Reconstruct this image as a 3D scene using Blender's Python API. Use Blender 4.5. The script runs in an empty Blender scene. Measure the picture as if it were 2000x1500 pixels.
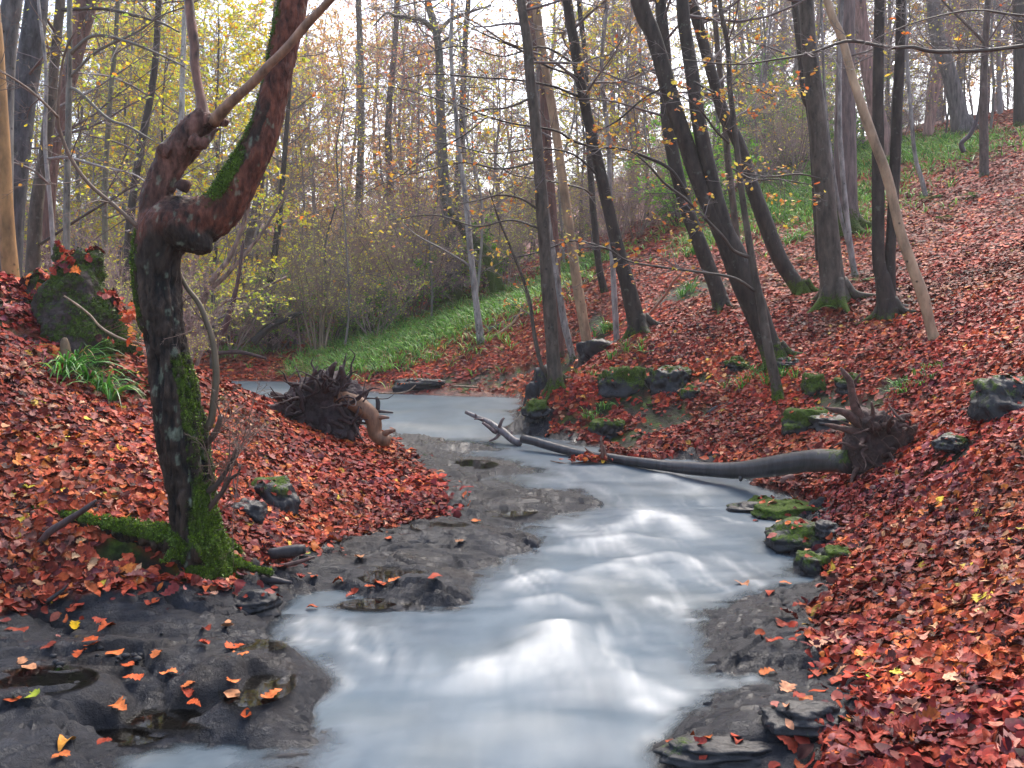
import bpy, math, random
import numpy as np
rng = np.random.default_rng(7)
random.seed(7)
scene = bpy.context.scene
COL = scene.collection
F, CX, HY, H = 1800.0, 1000.0, 600.0, 1.6      # lens in picture units, horizon row, eye height

def P(px, py, d):
    return np.array([(px - CX) / F * d, d, H - (py - HY) / F * d])
def Wz(px, py, z=0.0):
    return P(px, py, (H - z) * F / (py - HY))
def lin(r, g, b):
    c = np.array([r, g, b]) / 255.0
    return np.where(c <= 0.04045, c / 12.92, ((c + 0.055) / 1.055) ** 2.4)
def norm(v):
    return v / (np.linalg.norm(v, axis=-1, keepdims=True) + 1e-12)
def sstep(a, b, x):
    t = np.clip((x - a) / (b - a), 0, 1)
    return t * t * (3 - 2 * t)

# ------------------------------------------------------------------ noise
_perm = np.random.default_rng(3).integers(0, 2 ** 31, 4096)
def _h(ix, iy, iz):
    n = (ix * 73856093) ^ (iy * 19349663) ^ (iz * 83492791)
    return (_perm[n & 4095] & 0xFFFF) / 65535.0
def vnoise(x, y, z=0.0):
    x, y, z = np.broadcast_arrays(np.asarray(x, float), np.asarray(y, float), np.asarray(z, float))
    ix, iy, iz = [np.floor(a).astype(np.int64) for a in (x, y, z)]
    fx, fy, fz = x - ix, y - iy, z - iz
    u, v, w = [f * f * f * (f * (f * 6 - 15) + 10) for f in (fx, fy, fz)]
    def g(a, b, c): return _h(ix + a, iy + b, iz + c)
    x00 = g(0,0,0)*(1-u)+g(1,0,0)*u; x10 = g(0,1,0)*(1-u)+g(1,1,0)*u
    x01 = g(0,0,1)*(1-u)+g(1,0,1)*u; x11 = g(0,1,1)*(1-u)+g(1,1,1)*u
    return ((x00*(1-v)+x10*v)*(1-w) + (x01*(1-v)+x11*v)*w) * 2 - 1
def fbm(x, y, z=0.0, o=4, gain=0.5):
    s, a, t = 0.0, 1.0, 0.0
    x, y, z = np.asarray(x, float), np.asarray(y, float), np.asarray(z, float)
    for i in range(o):
        s = s + a * vnoise(x + 17.3 * i, y - 9.1 * i, z + 5.7 * i); t += a
        a *= gain; x, y, z = x * 2.03, y * 2.03, z * 2.03
    return s / t

# ------------------------------------------------------------------ mesh helpers
class MB:
    """collects vertices, quads and triangles for ONE mesh object"""
    def __init__(s):
        s.V, s.Q, s.T, s.C, s.M, s.n = [], [], [], [], [], 0
    def add(s, V, Q=None, T=None, col=None, moss=None):
        V = np.asarray(V, float).reshape(-1, 3)
        if Q is not None and len(Q): s.Q.append(np.asarray(Q, np.int64).reshape(-1, 4) + s.n)
        if T is not None and len(T): s.T.append(np.asarray(T, np.int64).reshape(-1, 3) + s.n)
        c = np.ones((len(V), 3)) * (np.array([0.5, 0.5, 0.5]) if col is None else np.asarray(col))
        s.C.append(c); s.M.append(np.zeros(len(V)) if moss is None else np.ones(len(V)) * moss)
        s.V.append(V); s.n += len(V)
    def mesh(s, name, smooth=True, attrs=True):
        me = bpy.data.meshes.new(name)
        V = np.concatenate(s.V) if s.V else np.zeros((0, 3))
        Q = np.concatenate(s.Q) if s.Q else np.zeros((0, 4), np.int64)
        T = np.concatenate(s.T) if s.T else np.zeros((0, 3), np.int64)
        me.vertices.add(len(V)); me.vertices.foreach_set('co', V.astype(np.float32).ravel())
        loops = np.concatenate([Q.ravel(), T.ravel()]).astype(np.int32)
        me.loops.add(len(loops)); me.loops.foreach_set('vertex_index', loops)
        st = np.concatenate([np.arange(len(Q)) * 4, len(Q) * 4 + np.arange(len(T)) * 3]).astype(np.int32)
        me.polygons.add(len(st)); me.polygons.foreach_set('loop_start', st)
        me.polygons.foreach_set('use_smooth', np.full(len(st), smooth))
        if attrs:
            a = me.attributes.new('col', 'FLOAT_COLOR', 'POINT')
            c = np.concatenate(s.C); c4 = np.ones((len(c), 4)); c4[:, :3] = c
            a.data.foreach_set('color', c4.astype(np.float32).ravel())
            m = me.attributes.new('moss', 'FLOAT', 'POINT')
            m.data.foreach_set('value', np.concatenate(s.M).astype(np.float32))
        me.update(calc_edges=True)
        return me

def tag(o, label=None, cat=None, group=None, kind=None):
    if label: o['label'] = label
    if cat: o['category'] = cat
    if group: o['group'] = group
    if kind: o['kind'] = kind
    return o
def obj(name, mb, m, parent=None, smooth=True):
    """ONE mesh object; vertices are given in world space, a child is moved into its parent's space"""
    me = mb.mesh(name, smooth) if isinstance(mb, MB) else mb
    me.materials.append(m)
    o = bpy.data.objects.new(name, me); COL.objects.link(o)
    if parent is not None:
        me.transform(__import__('mathutils').Matrix.Translation([-c for c in parent.location]))
        o.parent = parent
    return o
def thing(name, loc, label, cat, group=None):
    o = bpy.data.objects.new(name, None); COL.objects.link(o)
    o.empty_display_size = 0.1
    o.location = [float(c) for c in loc]
    return tag(o, label, cat, group)
def single(name, mb, m, loc, label, cat, group=None, smooth=True):
    """a thing that is one mesh, with its origin at its base"""
    me = mb.mesh(name, smooth) if isinstance(mb, MB) else mb
    loc = [float(c) for c in loc]
    me.transform(__import__('mathutils').Matrix.Translation([-c for c in loc]))
    me.materials.append(m)
    o = bpy.data.objects.new(name, me); COL.objects.link(o); o.location = loc
    return tag(o, label, cat, group)

def tubes(PP, RR, sides, caps=False):
    """PP (N,K,3), RR (N,K) -> verts, quads for N tubes at once"""
    PP = np.asarray(PP, float); N, K, _ = PP.shape
    D = np.empty_like(PP)
    D[:, 1:-1] = PP[:, 2:] - PP[:, :-2]; D[:, 0] = PP[:, 1] - PP[:, 0]; D[:, -1] = PP[:, -1] - PP[:, -2]
    D = norm(D)
    ref = np.zeros((N, 1, 3)); md = D.mean(1)
    horiz = np.abs(md[:, 2]) < 0.7
    ref[horiz, 0, 2] = 1.0; ref[~horiz, 0, 0] = 1.0
    U = norm(np.cross(D, np.broadcast_to(ref, D.shape))); Vv = np.cross(D, U)
    a = np.arange(sides) / sides * 2 * np.pi
    R = np.asarray(RR)[:, :, None, None]
    V = PP[:, :, None, :] + R * (np.cos(a)[None, None, :, None] * U[:, :, None, :] + np.sin(a)[None, None, :, None] * Vv[:, :, None, :])
    k = np.arange(K - 1)[:, None] * sides; j = np.arange(sides)[None, :]; j2 = (j + 1) % sides
    q = np.stack([k + j, k + j2, k + sides + j2, k + sides + j], -1).reshape(-1, 4)
    Q = (q[None] + (np.arange(N) * K * sides)[:, None, None]).reshape(-1, 4)
    return V.reshape(-1, 3), Q

def smooth_path(pts, vals, step):
    """Catmull-Rom through the points, resampled"""
    pts = np.asarray(pts, float); vals = np.asarray(vals, float)
    A = np.concatenate([pts, vals[:, None]], 1)
    A = np.concatenate([[2 * A[0] - A[1]], A, [2 * A[-1] - A[-2]]])
    out = []
    for i in range(1, len(A) - 2):
        n = max(2, int(np.linalg.norm(A[i + 1, :3] - A[i, :3]) / step))
        t = np.linspace(0, 1, n, endpoint=False)[:, None]
        p0, p1, p2, p3 = A[i - 1], A[i], A[i + 1], A[i + 2]
        out.append(0.5 * (2 * p1 + (p2 - p0) * t + (2 * p0 - 5 * p1 + 4 * p2 - p3) * t ** 2 + (3 * p1 - p0 - 3 * p2 + p3) * t ** 3))
    out.append(A[-2:-1])
    B = np.concatenate(out)
    return B[:, :3], np.maximum(B[:, 3], 0.0008)

def trunk_tube(mb, pts, rad, sides=14, step=0.12, rough=0.06, col=(0.1, 0.08, 0.07), moss=None, seed=0, cap=True, ridge=0.0):
    """one tapered, knobbly tube; moss(V) gives the moss cover per vertex"""
    Pp, Rr = smooth_path(pts, rad, step)
    V, Q = tubes(Pp[None], Rr[None], sides)
    ctr = np.repeat(Pp, sides, 0); off = V - ctr; rr = np.repeat(Rr, sides)[:, None]
    s = 1.6 / max(Rr.mean() * 6, 0.05)
    n = fbm(V[:, 0] * s + seed, V[:, 1] * s, V[:, 2] * s * 0.4, 3)[:, None]
    n2 = vnoise(V[:, 0] * s * 4 + seed, V[:, 1] * s * 4, V[:, 2] * s * 0.8)[:, None]
    V = ctr + off * (1 + rough * 2.2 * n + ridge * n2)
    if cap:
        V = np.concatenate([V, Pp[:1], Pp[-1:]]); b = len(V)
        j = np.arange(sides); j2 = (j + 1) % sides
        last = (len(Pp) - 1) * sides
        T = np.concatenate([np.stack([np.full(sides, b - 2), j2, j], 1), np.stack([np.full(sides, b - 1), last + j, last + j2], 1)])
    else: T = None
    mb.add(V, Q, T, col, None if moss is None else moss(V))
    return Pp, Rr

def remesh(mb, voxel, smooth_it=4):
    """melts overlapping tubes into one skin; returns verts, normals, faces"""
    me = mb.mesh('tmp', attrs=False)
    o = bpy.data.objects.new('tmp', me); COL.objects.link(o)
    r = o.modifiers.new('r', 'REMESH'); r.mode = 'VOXEL'; r.voxel_size = voxel
    if smooth_it:
        s = o.modifiers.new('s', 'SMOOTH'); s.iterations = smooth_it; s.factor = 0.5
    dg = bpy.context.evaluated_depsgraph_get(); dg.update()
    ev = o.evaluated_get(dg)
    m2 = bpy.data.meshes.new_from_object(ev)
    n = len(m2.vertices)
    V = np.zeros(n * 3, np.float32); m2.vertices.foreach_get('co', V)
    N = np.zeros(n * 3, np.float32); m2.vertex_normals.foreach_get('vector', N)
    Q = [list(p.vertices) for p in m2.polygons]
    bpy.data.objects.remove(o); bpy.data.meshes.remove(me); bpy.data.meshes.remove(m2)
    q = np.array([f for f in Q if len(f) == 4]); t = np.array([f for f in Q if len(f) == 3])
    return V.reshape(-1, 3).astype(float), N.reshape(-1, 3).astype(float), q, t

# ------------------------------------------------------------------ materials
def new_mat(name):
    m = bpy.data.materials.new(name); m.use_nodes = True
    nt = m.node_tree; nt.nodes.clear()
    out = nt.nodes.new('ShaderNodeOutputMaterial'); b = nt.nodes.new('ShaderNodeBsdfPrincipled')
    nt.links.new(b.outputs[0], out.inputs[0])
    return m, nt, b, out
def nd(nt, t, **kw):
    n = nt.nodes.new('ShaderNode' + t)
    for k, v in kw.items(): setattr(n, k, v)
    return n
def noise_node(nt, scale, detail=5, rough=0.6, vec=None, scl=None):
    n = nd(nt, 'TexNoise'); n.inputs['Scale'].default_value = scale; n.inputs['Detail'].default_value = detail
    n.inputs['Roughness'].default_value = rough
    if vec is None:
        g = nd(nt, 'NewGeometry'); vec = g.outputs['Position']
    if scl is not None:
        mp = nd(nt, 'Mapping'); mp.inputs['Scale'].default_value = scl; nt.links.new(vec, mp.inputs[0]); vec = mp.outputs[0]
    nt.links.new(vec, n.inputs['Vector'])
    return n
def ramp(nt, fac, stops):
    r = nd(nt, 'ValToRGB'); e = r.color_ramp.elements
    while len(e) < len(stops): e.new(0.5)
    for k, (p, c) in enumerate(stops):
        e[k].position = p; e[k].color = (*c, 1) if len(c) == 3 else c
    nt.links.new(fac, r.inputs[0]); return r
def mix(nt, fac, a, b, mode='MIX'):
    m = nd(nt, 'Mix'); m.data_type = 'RGBA'; m.blend_type = mode
    if isinstance(fac, (int, float)): m.inputs[0].default_value = fac
    else: nt.links.new(fac, m.inputs[0])
    for v, i in ((a, 6), (b, 7)):
        if hasattr(v, 'links'): nt.links.new(v, m.inputs[i])
        else: m.inputs[i].default_value = (*v, 1)
    return m.outputs[2]
def math_n(nt, op, a, b=None):
    m = nd(nt, 'Math', operation=op)
    for i, v in enumerate((a, b)):
        if v is None: continue
        if hasattr(v, 'links'): nt.links.new(v, m.inputs[i])
        else: m.inputs[i].default_value = v
    return m.outputs[0]

MOSS_A, MOSS_B = (0.014, 0.024, 0.004), (0.085, 0.135, 0.012)
def bark_mat(name, rough=0.6, nscale=14, stretch=(1, 1, 0.25), contrast=0.55, bump=0.5, bumpd=0.02, lichen=0.0, rings=False, spec=0.35, varied=False, knots=0.0):
    """bark: the mesh's own colour with streaky light and dark noise, moss where the mesh carries it"""
    m, nt, b, out = new_mat(name)
    tc = nd(nt, 'TexCoord'); oc = tc.outputs['Object']
    at = nd(nt, 'Attribute', attribute_name='col')
    n1 = noise_node(nt, nscale, 6, 0.65, oc, stretch)
    r1 = ramp(nt, n1.outputs[0], [(0.3, (1 - contrast,) * 3), (0.7, (1 + contrast,) * 3)])
    c = mix(nt, 1.0, at.outputs['Color'], r1.outputs[0], 'MULTIPLY')
    if lichen:
        n3 = noise_node(nt, 9, 6, 0.7, oc)
        r3 = ramp(nt, n3.outputs[0], [(0.6, (0, 0, 0)), (0.66, (lichen,) * 3)])
        c = mix(nt, r3.outputs[0], c, (0.27, 0.31, 0.25))
    if rings:
        n4 = noise_node(nt, 40, 3, 0.6, oc, (0.15, 0.15, 1.2))
        r4 = ramp(nt, n4.outputs[0], [(0.58, (0, 0, 0)), (0.66, (0.6,) * 3)])
        c = mix(nt, r4.outputs[0], c, (0.03, 0.025, 0.025))
    if knots:
        vk = nd(nt, 'TexVoronoi'); vk.inputs['Scale'].default_value = 7; nt.links.new(oc, vk.inputs['Vector'])
        rk = ramp(nt, vk.outputs['Distance'], [(0.06, (knots,) * 3), (0.13, (0, 0, 0))]); c = mix(nt, rk.outputs[0], c, (0.02, 0.014, 0.011))
        n9 = noise_node(nt, 3.0, 4, 0.6, oc, (1, 1, .5)); c = mix(nt, ramp(nt, n9.outputs[0], [(0.5, (0,) * 3), (0.7, (.5 * knots,) * 3)]).outputs[0], c, (0.035, 0.027, 0.021))
    if varied:
        oi = nd(nt, 'ObjectInfo'); hs = nd(nt, 'HueSaturation'); nt.links.new(c, hs.inputs['Color'])
        v = nd(nt, 'MapRange'); v.inputs[3].default_value = 0.55; v.inputs[4].default_value = 1.5
        nt.links.new(oi.outputs['Random'], v.inputs[0]); nt.links.new(v.outputs[0], hs.inputs['Value']); c = hs.outputs[0]
    ma = nd(nt, 'Attribute', attribute_name='moss')
    n2 = noise_node(nt, 22, 5, 0.7, oc)
    f = math_n(nt, 'ADD', ma.outputs['Fac'], math_n(nt, 'MULTIPLY', math_n(nt, 'SUBTRACT', n2.outputs[0], 0.5), 1.3))
    fr = ramp(nt, f, [(0.42, (0, 0, 0)), (0.6, (1, 1, 1))])
    n5 = noise_node(nt, 60, 3, 0.6, oc)
    mc = ramp(nt, n5.outputs[0], [(0.3, MOSS_A), (0.7, MOSS_B)])
    c = mix(nt, fr.outputs[0], c, mc.outputs[0])
    nt.links.new(c, b.inputs['Base Color'])
    b.inputs['Specular IOR Level'].default_value = spec
    rr = nd(nt, 'MapRange'); rr.inputs[3].default_value = rough; rr.inputs[4].default_value = 0.95
    nt.links.new(fr.outputs[0], rr.inputs[0]); nt.links.new(rr.outputs[0], b.inputs['Roughness'])
    h = math_n(nt, 'ADD', n1.outputs[0], math_n(nt, 'MULTIPLY', fr.outputs[0], n5.outputs[0]))
    bp = nd(nt, 'Bump'); bp.inputs['Strength'].default_value = bump; bp.inputs['Distance'].default_value = bumpd
    nt.links.new(h, bp.inputs['Height']); nt.links.new(bp.outputs[0], b.inputs['Normal'])
    return m
def leaf_mat(name, rough=0.4, trans=0.25, spec=0.5, mottle=0.4, nscale=60):
    m, nt, b, out = new_mat(name)
    at = nd(nt, 'Attribute', attribute_name='col')
    n = noise_node(nt, nscale, 4, 0.65)
    r = ramp(nt, n.outputs[0], [(0.3, (1 - mottle,) * 3), (0.7, (1 + mottle,) * 3)])
    c = mix(nt, 1.0, at.outputs['Color'], r.outputs[0], 'MULTIPLY')
    nt.links.new(c, b.inputs['Base Color']); b.inputs['Roughness'].default_value = rough
    b.inputs['Specular IOR Level'].default_value = spec
    if trans:
        t = nd(nt, 'BsdfTranslucent'); nt.links.new(c, t.inputs[0])
        ms = nd(nt, 'MixShader'); ms.inputs[0].default_value = trans
        nt.links.new(b.outputs[0], ms.inputs[1]); nt.links.new(t.outputs[0], ms.inputs[2]); nt.links.new(ms.outputs[0], out.inputs[0])
    return m

M_BEECH = bark_mat('beech_bark', 0.65, 13, (1, 1, 0.3), 0.75, 0.7, 0.016, lichen=0.2, spec=.2, knots=.8)
M_TAN = bark_mat('tan_bark', 0.6, 8, (1, 1, 0.35), 0.55, 0.4, 0.01, spec=.25, knots=.9)
M_ROUGH = bark_mat('rough_bark', 0.7, 16, (1, 1, 0.16), 0.7, 0.9, 0.03)
M_MAIN = bark_mat('old_alder_bark', 0.6, 34, (1, 1, 0.35), 0.8, 1.0, 0.02, spec=0.2)
M_TWIG = bark_mat('twig_bark', 0.6, 8, (1, 1, 1), 0.3, 0.1, 0.004)
M_FAR = bark_mat('far_bark', 0.7, 8, (1, 1, 0.3), 0.4, 0.2, 0.02, varied=True)
M_DEAD = bark_mat('dead_wood', 0.5, 22, (1, 1, 0.3), 0.6, 0.6, 0.012)
M_LOG = bark_mat('wet_log_bark', 0.32, 16, (1.6, .25, .25), 0.7, 0.6, 0.012, spec=0.45, knots=.7)
M_SOIL = bark_mat('soil_and_roots', 0.75, 26, (1, 1, 1), 0.6, 0.9, 0.02)
M_LITTER = leaf_mat('fallen_leaf', 0.5, 0.0, 0.07, 0.5, 45)
M_FOLI = leaf_mat('autumn_foliage', 0.5, 0.5, 0.3, 0.2)
M_GREEN = leaf_mat('green_blade', 0.4, 0.3, 0.45, 0.25)

def rock_mat(name, base_dark=(0.010, 0.010, 0.012), base_light=(0.034, 0.033, 0.035), rough=(0.22, 0.6)):
    m, nt, b, out = new_mat(name)
    n1 = noise_node(nt, 3.5, 8, 0.65); n2 = noise_node(nt, 24, 6, 0.7); b.inputs['Specular IOR Level'].default_value = .25
    c = ramp(nt, n1.outputs[0], [(0.3, base_dark), (0.7, base_light)]).outputs[0]
    c = mix(nt, 0.7, c, ramp(nt, n2.outputs[0], [(0.3, (0.55,) * 3), (0.7, (1.35,) * 3)]).outputs[0], 'MULTIPLY')
    ma = nd(nt, 'Attribute', attribute_name='moss'); n5 = noise_node(nt, 60, 3, 0.6); n6 = noise_node(nt, 14, 5, 0.7)
    f = math_n(nt, 'ADD', ma.outputs['Fac'], math_n(nt, 'MULTIPLY', math_n(nt, 'SUBTRACT', n6.outputs[0], 0.5), 1.3))
    fr = ramp(nt, f, [(0.42, (0, 0, 0)), (0.6, (1, 1, 1))])
    c = mix(nt, fr.outputs[0], c, ramp(nt, n5.outputs[0], [(0.3, MOSS_A), (0.7, MOSS_B)]).outputs[0])
    nt.links.new(c, b.inputs['Base Color'])
    r = nd(nt, 'MapRange'); r.inputs[1].default_value = 0.35; r.inputs[2].default_value = 0.65
    r.inputs[3].default_value = rough[0]; r.inputs[4].default_value = rough[1]
    nt.links.new(n1.outputs[0], r.inputs[0])
    r2 = math_n(nt, 'MAXIMUM', r.outputs[0], math_n(nt, 'MULTIPLY', fr.outputs[0], 0.9))
    nt.links.new(r2, b.inputs['Roughness'])
    bp = nd(nt, 'Bump'); bp.inputs['Strength'].default_value = 0.6; bp.inputs['Distance'].default_value = 0.015
    nt.links.new(math_n(nt, 'ADD', n2.outputs[0], math_n(nt, 'MULTIPLY', fr.outputs[0], n5.outputs[0])), bp.inputs['Height'])
    nt.links.new(bp.outputs[0], b.inputs['Normal'])
    return m
M_ROCK = rock_mat('wet_rock')

# ------------------------------------------------------------------ terrain
CP = []          # (x, y, z)
def cw(z, *pp):
    for px, py in pp: CP.append(Wz(px, py, z))
def cd(*pp):
    for px, py, d in pp: CP.append(P(px, py, d))
# water's edge, left then far then right
cw(0.0, (600,1500),(565,1420),(650,1345),(545,1200),(700,1190),(880,1185),(975,1110),(1060,1010),(1140,990),(1050,920),(930,870),(800,856))
cw(0.0, (700,835),(560,790),(420,778))
cw(0.02, (400,742),(560,742),(700,758),(850,768),(1000,775),(1032,785),(1012,828),(1060,848),(1200,872),(1300,887),(1400,903),(1450,930),(1545,985),(1570,1090),(1450,1150),(1425,1210),(1400,1330),(1350,1410),(1330,1500))
# stream bed
cw(-0.22, (900,1400),(1000,1250),(1150,1400),(1150,1150),(1250,1040),(1300,970),(1200,930))
cw(-0.2, (800,1520),(1000,1560),(1200,1500),(700,1450),(1000,1900),(1300,1700),(900,2600))
cw(-0.16, (1100,910),(950,830),(900,800),(600,775),(750,800),(450,765))
# shelves on both sides
cw(0.12, (430,1165),(130,1195),(300,1300),(150,1350),(100,1250),(430,1230),(500,1330),(-100,1300))
cw(0.08, (780,1010),(650,1050),(880,975),(150,1430),(40,1470))
cw(0.05, (900,920),(1000,960),(850,1100),(700,1100),(380,1400),(950,1060),(800,1150),(150,1560))
cw(-0.08, (300,1460),(420,1470),(520,1450),(300,1540),(600,1420),(600,1270),(640,1200))
cw(0.10, (1640,1100),(1600,1180),(1690,1290),(1650,1400),(1560,1500),(1600,1000))
# leaf bank, left
cd((0,1080,4.6),(200,1060,4.85),(390,1080,5.0),(0,800,5.6),(0,640,6.8),(0,545,7.6),(150,650,7.5),(280,690,7.6),(420,760,8.6),(560,805,9.6),(700,852,10.4),(250,900,5.6),(160,790,6.3),(550,950,6.6),(600,860,8.2),(400,900,6.2))
for p in [(-3.2,11,.55),(-5,12,.9),(-7,12,1.2),(-9,10,2.0),(-6,8,2.0),(-4.5,5,1.25),(-4.5,3,0.6),(-3,2,.15),(-2.2,1,.05),(-8,14.5,.3),(-6,15,.25),(-11,18.6,-.1),(-9,18.6,-.1),(-12,15.5,.5),(-12,22,.5)]: CP.append(np.array(p, float))
# slope, right
cd((1700,1100,5.2),(2000,1100,4.2),(2000,1400,2.95),(2000,850,5.6),(1800,850,7.0),(1690,915,7.7),(1825,668,9.6),(2000,650,8.6),(1740,625,11),(1630,600,12),(1570,580,13.4),(1410,602,14),(1250,650,13.4),(1520,778,10.3),(1400,850,10),(1150,800,11.6),(1080,748,12.2),(1200,720,12.3),(2000,450,14),(2000,245,25),(1920,345,18),(1800,385,19),(1500,400,23),(1400,480,19.5),(1280,520,19.5),(1150,560,19))
CP.append(np.array((1.5,1.0,.02))); CP.append(np.array((3.2,1.5,.5))); CP.append(np.array((4.5,3,1.1)))
# far bank and the wood behind
cd((1000,660,18.5),(900,640,20.5),(800,700,19),(740,640,24.5),(900,585,26),(1030,575,23),(650,690,22.5),(500,702,22.5),(450,655,28),(600,640,28),(300,640,28),(950,735,17.3))
cd((700,570,42),(1000,505,42),(1300,400,40),(1600,290,40),(2000,215,40),(0,520,40),(300,560,40),(-400,440,40),(2500,150,40))
cd((0,470,75),(500,490,75),(1000,430,75),(1500,330,75),(2000,250,75),(2600,200,80),(-600,420,80),(1000,380,125),(0,420,125),(2000,250,125),(3000,200,125),(-1000,380,125))
CP = np.array(CP)
def _phi(r2): return 0.5 * r2 * np.log(r2 + 1e-9)
def _sc(xy): return np.stack([xy[:, 0], xy[:, 1]], 1)
_c = _sc(CP[:, :2]); _n = len(_c)
_K = _phi(((_c[:, None] - _c[None]) ** 2).sum(-1)) + np.eye(_n) * 0.02
_A = np.zeros((_n + 3, _n + 3)); _A[:_n, :_n] = _K
_A[:_n, _n] = 1; _A[:_n, _n + 1:] = _c; _A[_n, :_n] = 1; _A[_n + 1:, :_n] = _c.T
_w = np.linalg.solve(_A, np.concatenate([CP[:, 2], np.zeros(3)]))
def rbf(x, y):
    xy = np.stack([x.ravel(), y.ravel()], 1); out = np.empty(len(xy))
    for i in range(0, len(xy), 20000):
        s = xy[i:i + 20000]
        out[i:i + 20000] = _phi(((s[:, None] - _c[None]) ** 2).sum(-1)) @ _w[:_n] + _w[_n] + s @ _w[_n + 1:]
    return out.reshape(x.shape)

def graded(lo, fine_lo, fine_hi, hi, step, g):
    a = list(np.arange(fine_lo, fine_hi + 1e-6, step)); s = step
    while a[-1] < hi: s *= g; a.append(a[-1] + s)
    b = []; s = step; v = fine_lo
    while v > lo: s *= g; v -= s; b.append(v)
    return np.array(b[::-1] + a)
GX = graded(-80, -2.7, 2.6, 80, 0.016, 1.035)
GY = graded(-3, 2.7, 6.6, 135, 0.016, 1.018)
X, Y = np.meshgrid(GX, GY)
def poly_sd(poly, x, y):
    """signed distance to a closed polygon, positive inside"""
    poly = np.asarray(poly)[:, :2]; n = len(poly)
    d2 = np.full(x.shape, 1e9); ins = np.zeros(x.shape, bool)
    for i in range(n):
        a, b = poly[i], poly[(i + 1) % n]; e = b - a
        t = np.clip(((x - a[0]) * e[0] + (y - a[1]) * e[1]) / (e @ e + 1e-12), 0, 1)
        d2 = np.minimum(d2, (x - a[0] - t * e[0]) ** 2 + (y - a[1] - t * e[1]) ** 2)
        c = ((a[1] > y) != (b[1] > y)) & (x < (b[0] - a[0]) * (y - a[1]) / (b[1] - a[1] + 1e-12) + a[0])
        ins ^= c
    return np.where(ins, 1, -1) * np.sqrt(d2)
def wl(z, *pp): return [Wz(px, py, z)[:2] for px, py in pp]
LEAF_L = wl(.09, (-300,1240),(0,1235),(60,1205),(130,1192),(300,1180),(430,1165),(470,1115),(540,1105),(600,1070),(650,1052),(770,1018),(890,985),(830,930),(765,880)) + \
    wl(.03, (740,850),(560,795),(400,782)) + [(-12, 17.0), (-14, 2), (-6, 1.5)]
LEAF_R = wl(.1, (1560,1560),(1600,1470),(1650,1430),(1690,1370),(1695,1310),(1620,1250),(1590,1190),(1645,1130),(1640,1060),(1625,1010),(1600,965),(1520,945),(1440,905),(1350,872),(1245,880),(1190,865),(1140,842),(1085,835),(1062,815)) + \
    wl(.06, (1040,795),(1030,772),(1000,768),(850,762),(700,752),(560,738),(390,738),(200,740)) + [(-14, 21), (-60, 40), (-60, 120), (60, 120), (60, 10), (10, 0), (3, 0)]
ZB = rbf(X, Y)
wob = 0.10 * fbm(X * 2.2, Y * 2.2, 4.0, 3) + 0.04 * fbm(X * 9, Y * 9, 1.0, 2)
SD = np.maximum(poly_sd(LEAF_L, X, Y), poly_sd(LEAF_R, X, Y)) + wob * np.clip(Y / 5, 0.7, 2)
LEAFM = sstep(-0.03, 0.05, SD)                 # 1 where leaves lie, 0 on bare rock and bed
near = 1 - sstep(14, 20, Y)
ROCKM = (1 - LEAFM) * near
# bedrock: broad plates with sharp worn edges, lying along the flow
wx, wy = X + 0.45 * fbm(X * 1.4, Y * 1.4, 2.0, 4), Y + 0.30 * fbm(X * 1.1, Y * 1.1, 7.0, 3)
pl = fbm(wx * 1.05 + 3.0, wy * 2.1, 0.0, 3) * 6.0
st_ = np.floor(pl) + sstep(0.88, 0.98, pl - np.floor(pl))
cr = np.abs(fbm(wx * 1.3, wy * 2.0, 9.0, 3)); crack = -0.04 * np.exp(-(cr / 0.022) ** 2) + .008 * np.abs(fbm(wx * 5, wy * 9, 12.0, 3))
def worley(x, y):
    ix, iy = np.floor(x).astype(np.int64), np.floor(y).astype(np.int64); f1 = np.full(x.shape, 9.0); f2 = f1.copy(); hid = np.zeros(x.shape); tx = np.zeros(x.shape)
    for a_ in (-1, 0, 1):
        for b_ in (-1, 0, 1):
            cx_, cy_ = ix + a_, iy + b_; z0_ = cx_ * 0
            px_, py_ = cx_ + _h(cx_, cy_, z0_), cy_ + _h(cx_, cy_, z0_ + 7); dd_ = np.hypot(x - px_, y - py_); n_ = dd_ < f1
            f2 = np.where(n_, f1, np.minimum(f2, dd_)); hid = np.where(n_, _h(cx_, cy_, z0_ + 3), hid); tx = np.where(n_, (x - px_) * (_h(cx_, cy_, z0_ + 5) - .5) + (y - py_) * (_h(cx_, cy_, z0_ + 9) - .5), tx); f1 = np.where(n_, dd_, f1)
    return f2 - f1, hid, tx
we, wh, wt = worley(wx / .62 + 40, wy / .30 + 40); we2, wh2, wt2 = worley(wx / .21 + 90, wy / .13 + 90)
slab = .034 * (wh - .5) + .03 * wt - .034 * np.exp(-(we / .035) ** 2) + (.010 * (wh2 - .5) + .008 * wt2 - .006 * np.exp(-(we2 / .06) ** 2)) * sstep(-.1, .3, fbm(X * 1.2, Y * 1.2, 31.0, 2))
REL = slab + 0.018 * st_ + 0.012 + 0.014 * fbm(X * 3.5, Y * 5, 3.0, 4) + 0.006 * fbm(X * 18, Y * 18, 3.0, 3) + crack
BANK = 0.05 * fbm(X * 1.3, Y * 1.3, 5.0, 4) + 0.02 * fbm(X * 5, Y * 5, 8.0, 3)
far_amp = 1 + 3.5 * sstep(20, 60, Y)
Z = ZB + ROCKM * REL * np.where(ZB < -0.08, 0.6, 1.0) + LEAFM * BANK * far_amp
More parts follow.
